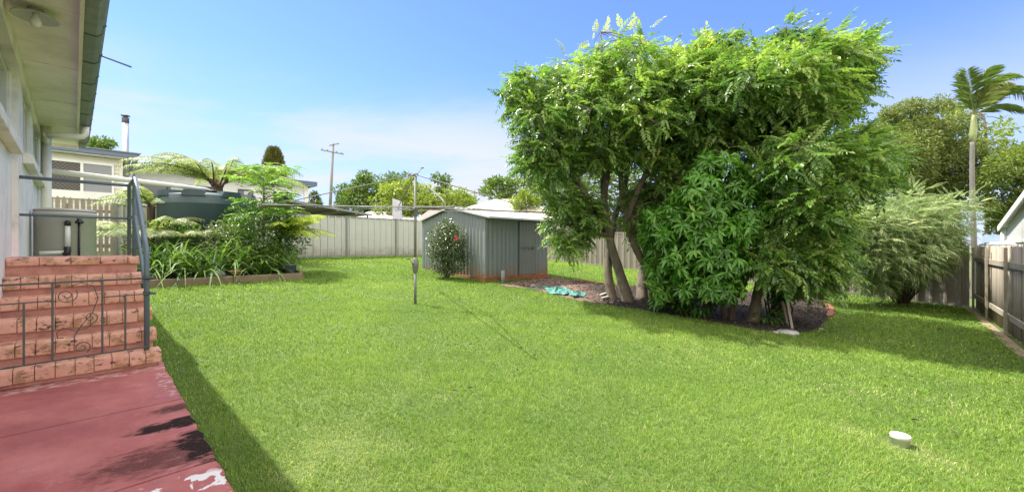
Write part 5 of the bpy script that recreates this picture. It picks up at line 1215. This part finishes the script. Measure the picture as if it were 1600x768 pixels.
def build_palm():
    Y = 14.2; g = Gd(1521, Y); t = thing('palm_tree', 'tall palm with windswept fronds rising behind the corner of the fences', 'palm', g)
    pm = M('palm_trunk', (.16, .152, .135), .9, .2, 5, bump=.5, dirt=(.2, .17, .13), dirt_amt=.5, dirt_scale=6)
    pts = [g-Vector((0, 0, .2))]; rr = [.15]; tp = R(1520, 222, Y)
    for k in range(1, 46): pts.append(g.lerp(tp, k/45) + Vector((.03*math.sin(k*.13), 0, 0))); rr.append(.08 - .02*k/45 + (.006 if k % 2 else 0))
    MB().tube(pts, rr, 14).build('trunk', pm, t)
    cr = R(1522, 180, Y); MB().tube([tp, tp.lerp(cr, .3), tp.lerp(cr, .8), cr], [.075, .10, .075, .05], 14).build('crownshaft', M('crownshaft_green', (.24, .27, .10), .5, .15, 5), t)
    lm_ = leafmat('palm_leaflet', [(.07, .12, .03), (.13, .20, .05), (.24, .30, .09), (.42, .40, .2)], .4, .3)
    # target tips (px, py, dy)
    tips = [(1502, 122, .3), (1510, 110, -.5), (1548, 104, 0), (1590, 118, .4), (1606, 136, -.3), (1612, 156, .5), (1600, 170, -.8), (1578, 140, 1.0), (1570, 128, -1.1)]
    for i, (px, py, dy) in enumerate(tips):
        e = R(px, py, Y+dy); d = e-cr; L = d.length; K = 10; pt = []
        for k in range(K+1):
            q = k/K; pt.append(cr.lerp(e, q) + Vector((-.10 if px > 1530 else -.02, 0, 1))*L*.20*math.sin(math.pi*q)*(1.1 if px > 1540 else .2))
        rb = MB(); rb.tube(pt, [.022*(1-.85*k/K) for k in range(K+1)], 6, cap=False)
        PP = []; DD = []; NN = []; LL = []
        for k in range(60):
            q = .10+.90*k/60; x = q*K; j = min(int(x), K-1); p = pt[j].lerp(pt[j+1], x-j); tg = (pt[j+1]-pt[j]).normalized(); s = tg.cross(Vector((0, 0, 1)))
            if s.length < .15: s = tg.cross(Vector((0, 1, 0)))
            s.normalize()
            for sg in (-1, 1): PP.append(p); DD.append(tg*.9 + s*sg*.55 + Vector((.30, 0, -.22)) + Vector((random.gauss(0, .08), random.gauss(0, .08), random.gauss(0, .08)))); NN.append(Vector((0, 0, 1))); LL.append(.50*math.sin(math.pi*(.2+.7*q))**.8+.05)
        V, T = leaves(np.array(PP), np.array(DD, float), np.array(NN, float), np.array(LL), .019, .2, .3)
        age = np.clip(np.random.default_rng(i).normal(.45 if i not in (0, 8) else .9, .15, len(PP)), 0, 1)
        fr = np_mesh('frond', V, T, np.repeat(age, 4), lm_, t); rb.build('stalk', M('palm_stalk', (.2, .23, .09), .5, .1), fr)
build_palm()

# ------------------------------------------------------------------ neighbouring buildings
def build_neighbours():
    z = lambda r: r+E
    wb = NT('cream_weatherboard'); v = wb.coord(); sp = wb.n('ShaderNodeSeparateXYZ'); wb.l(v, sp.inputs[0])
    c = wb.mix(wb.ramp(wb.noise(v, 2), .3, .7), (.66, .63, .55), (.72, .70, .62)); wbm = wb.done(wb.bsdf(c, .6))
    bluem = M('slate_blue_fascia', (.12, .16, .23), .5, .1, 3); roofm = M('grey_blue_roof', (.20, .23, .28), .55, .1, 2)
    h = lot_thing('weatherboard_house', 'cream weatherboard house with a screened window behind the picket fence', 'house', 22, 0, SL*22)
    w = MB(); zz = SL*22-.3; top = z(3.35)
    while zz < top:
        z1 = min(zz+.15, top); w.add([(-6, 21.97, zz), (1.27, 21.97, zz), (1.27, 22.0, z1), (-6, 22.0, z1), (1.27, 22.2, zz), (1.27, 22.2, z1), (1.27, 21.97, zz)], [(0, 1, 2, 3)]); w.add([(-6, 21.97, zz), (-6, 22, zz), (1.27, 22, zz), (1.27, 21.97, zz)], [(0, 1, 2, 3)]); zz = z1
    w.box(-6, 1.265, 22.01, 28, SL*22-.3, top); w.box(1.2, 1.30, 21.945, 22.03, SL*22-.3, top)
    w.build('wall', wbm, h)
    wz0, wz1 = z(2.02), z(3.05)
    f = MB(); x0, x1, xm = -1.6, 1.05, .2
    for a, b_ in ((x0, x0+.06), (xm-.04, xm+.04), (x1-.06, x1)): f.box(a, b_, 21.90, 21.99, wz0, wz1)
    f.box(x0, x1, 21.90, 21.99, wz1, wz1+.09); f.box(x0-.05, x1+.05, 21.87, 21.99, wz0-.28, wz0)
    win = f.build('window', white, h)
    MB().box(xm+.04, x1-.06, 21.935, 21.94, wz0, wz1).build('pane', M('grey_window_film', (.24, .25, .27), .3, .06, 3), win)
    lat = MB(); step = .115; ln = wz1-wz0
    MB().box(x0+.06, xm-.04, 21.955, 21.96, wz0, wz1).build('dark_pane', M('dark_room', (.055, .05, .045), .4, .2), win)
    for k in range(-10, 34):
        for sg in (1, -1):
            a0 = x0+.06+k*step; p0 = Vector((a0, 21.93+.004*sg, wz0)); p1 = Vector((a0+sg*ln, 21.93+.004*sg, wz1)); lo, hi = x0+.06, xm-.04
            def clip(p, q):
                ts = sorted(((lo-p.x)/(q.x-p.x), (hi-p.x)/(q.x-p.x))); t0, t1 = max(0, ts[0]), min(1, ts[1]); return (p.lerp(q, t0), p.lerp(q, t1)) if t1 > t0+.01 else None
            cpt = clip(p0, p1)
            if cpt: lat.bar(cpt[0], cpt[1], .012, .006, up=(0, 1, 0))
    lat.build('security_screen', M('screen_metal', (.22, .2, .17), .5, .1), win)
    fa = MB(); fa.box(-6.3, 1.75, 21.55, 21.6, z(3.40), z(3.60)); fa.box(1.70, 1.75, 21.6, 28.2, z(3.40), z(3.60)); fa.build('fascia', bluem, h)
    MB().box(-6.3, 1.70, 21.6, 21.98, z(3.36), z(3.38)).build('soffit', white, h)
    rf = MB(); rf.add([(-6.3, 21.5, z(3.61)), (1.8, 21.5, z(3.61)), (1.8, 25, z(4.05)), (-6.3, 25, z(4.05)), (1.8, 28.4, z(3.61)), (-6.3, 28.4, z(3.61))], [(0, 1, 2, 3), (3, 2, 4, 5)]); rf.build('roof', roofm, h, solid=.04)
    # second house
    wh = M('white_weatherboard', (.74, .74, .72), .6, .05, 2, dirt=(.55, .54, .5), dirt_amt=.3)
    h2 = lot_thing('white_house', 'long white house with dark windows and blue gutter behind the tree fern', 'house', 25.3, 5, SL*23)
    w = MB(); T = z(3.5); w.box(1.9, 7.6, 25.3, 32, SL*22, T); w.box(7.6, 9.35, 25.3, 25.4, z(3.05), T); w.build('wall', wh, h2)
    darkb = M('deep_blue_wall', (.03, .05, .085), .5, .15, 2)
    MB().box(7.61, 9.3, 27.5, 27.6, SL*22, T-.02).build('recess_wall', darkb, h2)
    MB().box(7.62, 9.3, 25.42, 27.49, T-.05, T-.03).build('recess_ceiling', darkb, h2)
    MB().box(9.2, 9.4, 25.22, 25.32, SL*22, T-.002).build('post', white, h2)
    frm = M('navy_window_frame', (.03, .04, .07), .5, .1)
    for (x0, x1, z0, z1, nm) in ((2.1, 4.9, 2.15, 2.98, 3), (5.9, 6.6, 2.2, 3.0, 1)):
        f = MB(); f.box(x0, x1, 25.22, 25.295, z(z1)-.07, z(z1)); f.box(x0, x1, 25.22, 25.295, z(z0), z(z0)+.07)
        for k in range(nm+1): xx = x0+(x1-x0)*k/nm; f.box(max(x0, xx-.035), min(x1, xx+.035), 25.225, 25.294, z(z0)+.07, z(z1)-.07)
        wn_ = f.build('window', frm, h2); MB().box(x0+.03, x1-.03, 25.26, 25.27, z(z0)+.07, z(z1)-.07).build('pane', glass, wn_)
        MB().box(x0+(x1-x0)*.38, x0+(x1-x0)*.62, 25.25, 25.258, z(z0)+.07, z(z1)-.07).build('curtain', M('pale_curtain', (.6, .58, .54), .8, .1), wn_)
    g = MB(); g.box(1.9, 9.75, 24.75, 24.87, T+.0, T+.24); g.box(9.63, 9.75, 24.87, 32, T, T+.24); g.build('gutter', M('steel_blue_gutter', (.07, .13, .20), .45, .1, 3), h2)
    MB().box(1.9, 9.62, 24.88, 25.29, T+.005, T+.02).build('soffit', white, h2)
    rf = MB(); rf.add([(1.85, 24.8, T+.245), (9.7, 24.8, T+.245), (9.7, 28.5, T+.62), (1.85, 28.5, T+.62), (9.7, 32, T+.245), (1.85, 32, T+.245)], [(0, 1, 2, 3), (3, 2, 4, 5)]); rf.build('roof', roofm, h2, solid=.04)
    # flue
    b = R(196, 250, 16.7); tp = R(196, 184, 16.7); mb = MB(); base = Vector((b.x, b.y, z(2.6)))
    t = thing('chimney_flue', 'tall silver metal flue with a dark cowl beside the cream weatherboard house', 'flue', base); MB().tube([base, tp], .105, 18).build('pipe', M('silver_flue', (.55, .56, .57), .35, .08, 3, metal=.6), t)
    MB().lathe(tp, [(.105, -.22), (.115, -.21), (.115, 0), (.07, .02), (.07, .06), (.15, .065), (.13, .10), (.03, .13)], 20).build('cowl', M('dark_cowl', (.06, .065, .07), .5, .2), t)
    # carport roof beyond the fence
    qa, qb = R(452, 311.5, 17.3), R(581, 334.5, 24.6); dd = W(6, 0, 0); q = [qa, qb, qb+dd, qa+dd]
    gq = Gd(520, 22); t = thing('carport', 'brown grey skillion carport roof showing above the cream steel fence', 'carport', gq)
    mb = MB(); mb.add(q, [(0, 1, 2, 3)]); mb.build('roof', M('brown_roof_sheet', (.16, .14, .125), .6, .15, 3), t, solid=.06)
    gb = M('grey_beam', (.25, .24, .22), .7, .1)
    for k in (.25, .5, .75): MB().bar(q[0].lerp(q[1], k)-Vector((0, 0, .10)), q[3].lerp(q[2], k)-Vector((0, 0, .10)), .08, .12).build('beam', gb, t)
    MB().bar(q[0]-Vector((0, 0, .05)), q[1]-Vector((0, 0, .05)), .05, .10).build('fascia', gb, t)
    for p in (q[0], q[1], q[2], q[3]): c = p.lerp((q[0]+q[1]+q[2]+q[3])/4, .08); MB().tube([Vector((c.x, c.y, gz(c.x, c.y)-.1)), c-Vector((0, 0, .08))], .05, 8).build('post', MC['grey_beam'], t)
    # pale pink roofed house and lilac chimney
    def hip_house(name, lab, pk, Y, x0, x1, ey, ry, roofm_, wallm, dep=8, rl=.35):
        g = Gd((x0+x1)/2, Y); t = thing(name, lab, 'house', g); A = R(x0, ey, Y); B = R(x1, ey, Y); r0 = R(x0+(x1-x0)*rl, ry, Y+dep/2) if pk is None else R(pk[0], ry, Y+dep/2); r1 = R(x1-(x1-x0)*rl, ry, Y+dep/2) if pk is None else R(pk[1], ry, Y+dep/2)
        C = B+Vector((0, dep, 0)); D = A+Vector((0, dep, 0)); mb = MB(); mb.add([A, B, C, D, r0, r1], [(0, 1, 5, 4), (1, 2, 5), (2, 3, 4, 5), (3, 0, 4)]); mb.build('roof', roofm_, t, solid=.05)
        MB().box(A.x+.4, B.x-.4, Y+.4, Y+dep-.4, g.z-.5, A.z-.03).build('wall', wallm, t)
        fg = MB(); fg.box(A.x, B.x, Y-.06, Y-.003, A.z-.14, A.z+.02); fg.build('gutter', white, t); return t
    pale = M('pale_pink_roof', (.62, .55, .53), .5, .06, 2, dirt=(.5, .4, .37), dirt_amt=.4); cream = M('cream_tile_roof', (.60, .56, .45), .6, .06, 3, dirt=(.45, .42, .33), dirt_amt=.5, dirt_scale=.8)
    hip_house('pink_roof_house', 'low house with pale pinkish roof just above the fence left of the shed', None, 31, 536, 655, 343, 330, pale, white)
    hip_house('red_roof_house', 'small patch of dull red roof between the hoist pole and the shed', None, 27, 652, 705, 341, 328, M('dull_red_roof', (.30, .16, .14), .6, .1, 3), white, 6)
    hip_house('cream_roof_house', 'house with a broad cream hipped roof behind the garden shed', (773, 812), 24, 672, 900, 340, 311, cream, white, 9)
    hip_house('white_roof_house', 'house with a bright pale roof behind the left branches of the big tree', None, 29, 815, 985, 345, 316, M('bright_pale_roof', (.66, .64, .62), .5, .05, 3), white, 8)
    b = R(619, 342, 26); g = Gd(619, 26); mb = MB(); w0, w1 = .27, .24
    A = R(612, 342, 26); zt = R(619, 311, 26).z
    mb.add([(b.x-w0, 26, g.z-.2), (b.x+w0, 26, g.z-.2), (b.x+w0, 26.5, g.z-.2), (b.x-w0, 26.5, g.z-.2), (b.x-w1, 26, zt+.06), (b.x+w1, 26, zt-.12), (b.x+w1, 26.5, zt-.12), (b.x-w1, 26.5, zt+.06)], [(3, 2, 1, 0), (4, 5, 6, 7), (0, 1, 5, 4), (1, 2, 6, 5), (2, 3, 7, 6), (3, 0, 4, 7)])
    solo('chimney', mb, M('pale_lilac_render', (.50, .49, .58), .75, .08, 3, dirt=(.4, .39, .46), dirt_amt=.4), 'pale lilac upright chimney with slanted top just left of the hoist pole', 'chimney', g, bevel=.02)
    # power poles and a street lamp, far off
    wood = M('grey_pole_timber', (.23, .215, .19), .9, .15, 3)
    Y = 46; g = Gd(513, Y); tp = R(520.5, 224, Y); t = thing('power_pole', 'leaning timber power pole with crossarms against the pale sky', 'power pole', g); MB().tube([g-Vector((0, 0, .3)), tp], [.19, .13], 10).build('pole', wood, t)
    c = tp.lerp(g, .10); MB().bar(c+Vector((-1.25, -.15, .38)), c+Vector((1.3, -.15, -.12)), .10, .12).build('crossarm', wood, t)
    c2 = tp.lerp(g, .02); MB().bar(c2+Vector((-.35, -.15, -.05)), c2+Vector((.75, -.15, .18)), .08, .09).build('crossarm', wood, t)
    for s in (-1.1, -.5, .5, 1.1): MB().lathe(c+Vector((s, -.15, .13-.2*s+.06)), [(.03, 0), (.05, .05), (.05, .11), (.02, .14)], 8).build('insulator', M('brown_insulator', (.12, .08, .06), .3, .1), t)
    Y = 60; g = Gd(650, Y); t = thing('street_lamp', 'distant street lamp head just above the top of the hoist pole', 'street lamp', g); tp = R(650.5, 275, Y); e = R(658, 263, Y); MB().tube([g-Vector((0, 0, .2)), tp, e], [.10, .08, .05], 8).build('pole', galv, t); e2 = R(662, 262, Y); MB().tube([e, e.lerp(e2, .5)+Vector((0, 0, .06)), e2], [.08, .16, .08], 10).build('lamp_head', galv, t)
    for (px, top, lab) in ((638, 267, 'thin distant pole top above the trees left of the hoist pole'), (741, 296, 'thin distant pole top above the trees over the shed')):
        Y = 55; g = Gd(px, Y); t = thing('power_pole', lab, 'pole', g); MB().tube([g-Vector((0, 0, .2)), R(px, top, Y)], [.16, .11], 8).build('pole', wood, t); MB().bar(R(px-5, top+5, Y-.2), R(px+5, top+6, Y-.2), .08, .08).build('crossarm', wood, t)
    # white gabled building beyond the paling fence
    g = lambda a, b_: W(a, b_, 0)
    t = lot_thing('white_gabled_house', 'white gabled building peeping over the paling fence at the far right', 'house', -2.5, 15.3, SL*-2.5)
    # its ribbed gable wall stands just behind the fence and runs along it
    b0, b1, aw = 11.3, 19.3, -2.5; ze, rg = z(.60), z(1.45); bm_ = (b0+b1)/2; zg = SL*-2.5-.4; hz = lambda q: ze + (rg-ze)*(1-abs(q-bm_)/((b1-b0)/2))
    wl = MB(); n = 66
    for k in range(n):
        p, q = b0+(b1-b0)*k/n, b0+(b1-b0)*(k+1)/n-.035; wl.add([(p, aw+.02, zg), (q, aw+.02, zg), (q, aw+.02, hz(q)), (p, aw+.02, hz(p))], [(3, 2, 1, 0)]); wl.add([(q, aw+.02, zg), (q, aw, zg), (q, aw, hz(q)), (q, aw+.02, hz(q))], [(0, 1, 2, 3)])
    wl.add([(b0, aw, zg), (b1, aw, zg), (b1, aw, ze), (bm_, aw, rg), (b0, aw, ze)], [(4, 3, 2, 1, 0)]); wl.box(b0, b1, -11, aw-.01, zg, ze-.01); wl.build('wall', wh, t)
    rf = MB(); y0, y1 = aw+.14, -11.2; rf.add([(b0-.3, y0, ze-.03), (bm_, y0, rg+.04), (b1+.3, y0, ze-.03), (b0-.3, y1, ze-.03), (bm_, y1, rg+.04), (b1+.3, y1, ze-.03)], [(0, 1, 4, 3), (1, 2, 5, 4)]); rf.build('roof', M('pale_grey_roof', (.55, .56, .57), .5, .05, 3), t, solid=.05)
    for bb in (b0-.3, b1+.3): MB().bar((bb, y0+.02, ze-.07), (bm_, y0+.02, rg+.0), .03, .16, up=(0, 0, 1)).build('barge_board', white, t)
    dpm = MB(); dpm.tube([(b1+.22, aw+.06, ze-.06), (b1+.12, aw+.08, ze-.22), (b1+.12, aw+.08, zg)], .055, 12); dpm.build('downpipe', white, t)
    MB().box(b0, b1, aw+.022, aw+.05, z(.10), z(.19)).build('trim_board', white, t)
    # blue sheeted low roof
    q = [R(1532, 384, 13.6), R(1574, 383, 12.8), R(1572, 366, 16.5), R(1538, 366, 16.8)]; c = Gd(1553, 14.5); t = thing('blue_awning', 'low faded blue sheet roof between the palm trunk and the white gabled building', 'awning', c)
    mb = MB(); n = 8; vs = []
    for i in range(n+1):
        for j in range(n+1): p = q[0].lerp(q[1], i/n).lerp(q[3].lerp(q[2], i/n), j/n); vs.append(p + Vector((0, 0, .04*math.sin(i*2.1)*math.cos(j*1.7))))
    mb.add(vs, [(i*(n+1)+j, (i+1)*(n+1)+j, (i+1)*(n+1)+j+1, i*(n+1)+j+1) for i in range(n) for j in range(n)], True); mb.build('sheet', M('faded_blue_sheet', (.16, .22, .34), .5, .2, 4, dirt=(.4, .42, .45), dirt_amt=.5), t, solid=.02)
    for p in q: MB().tube([Vector((p.x, p.y, gz(p.x, p.y)-.1)), p-Vector((0, 0, .03))], .035, 8).build('post', galv, t)
build_neighbours()
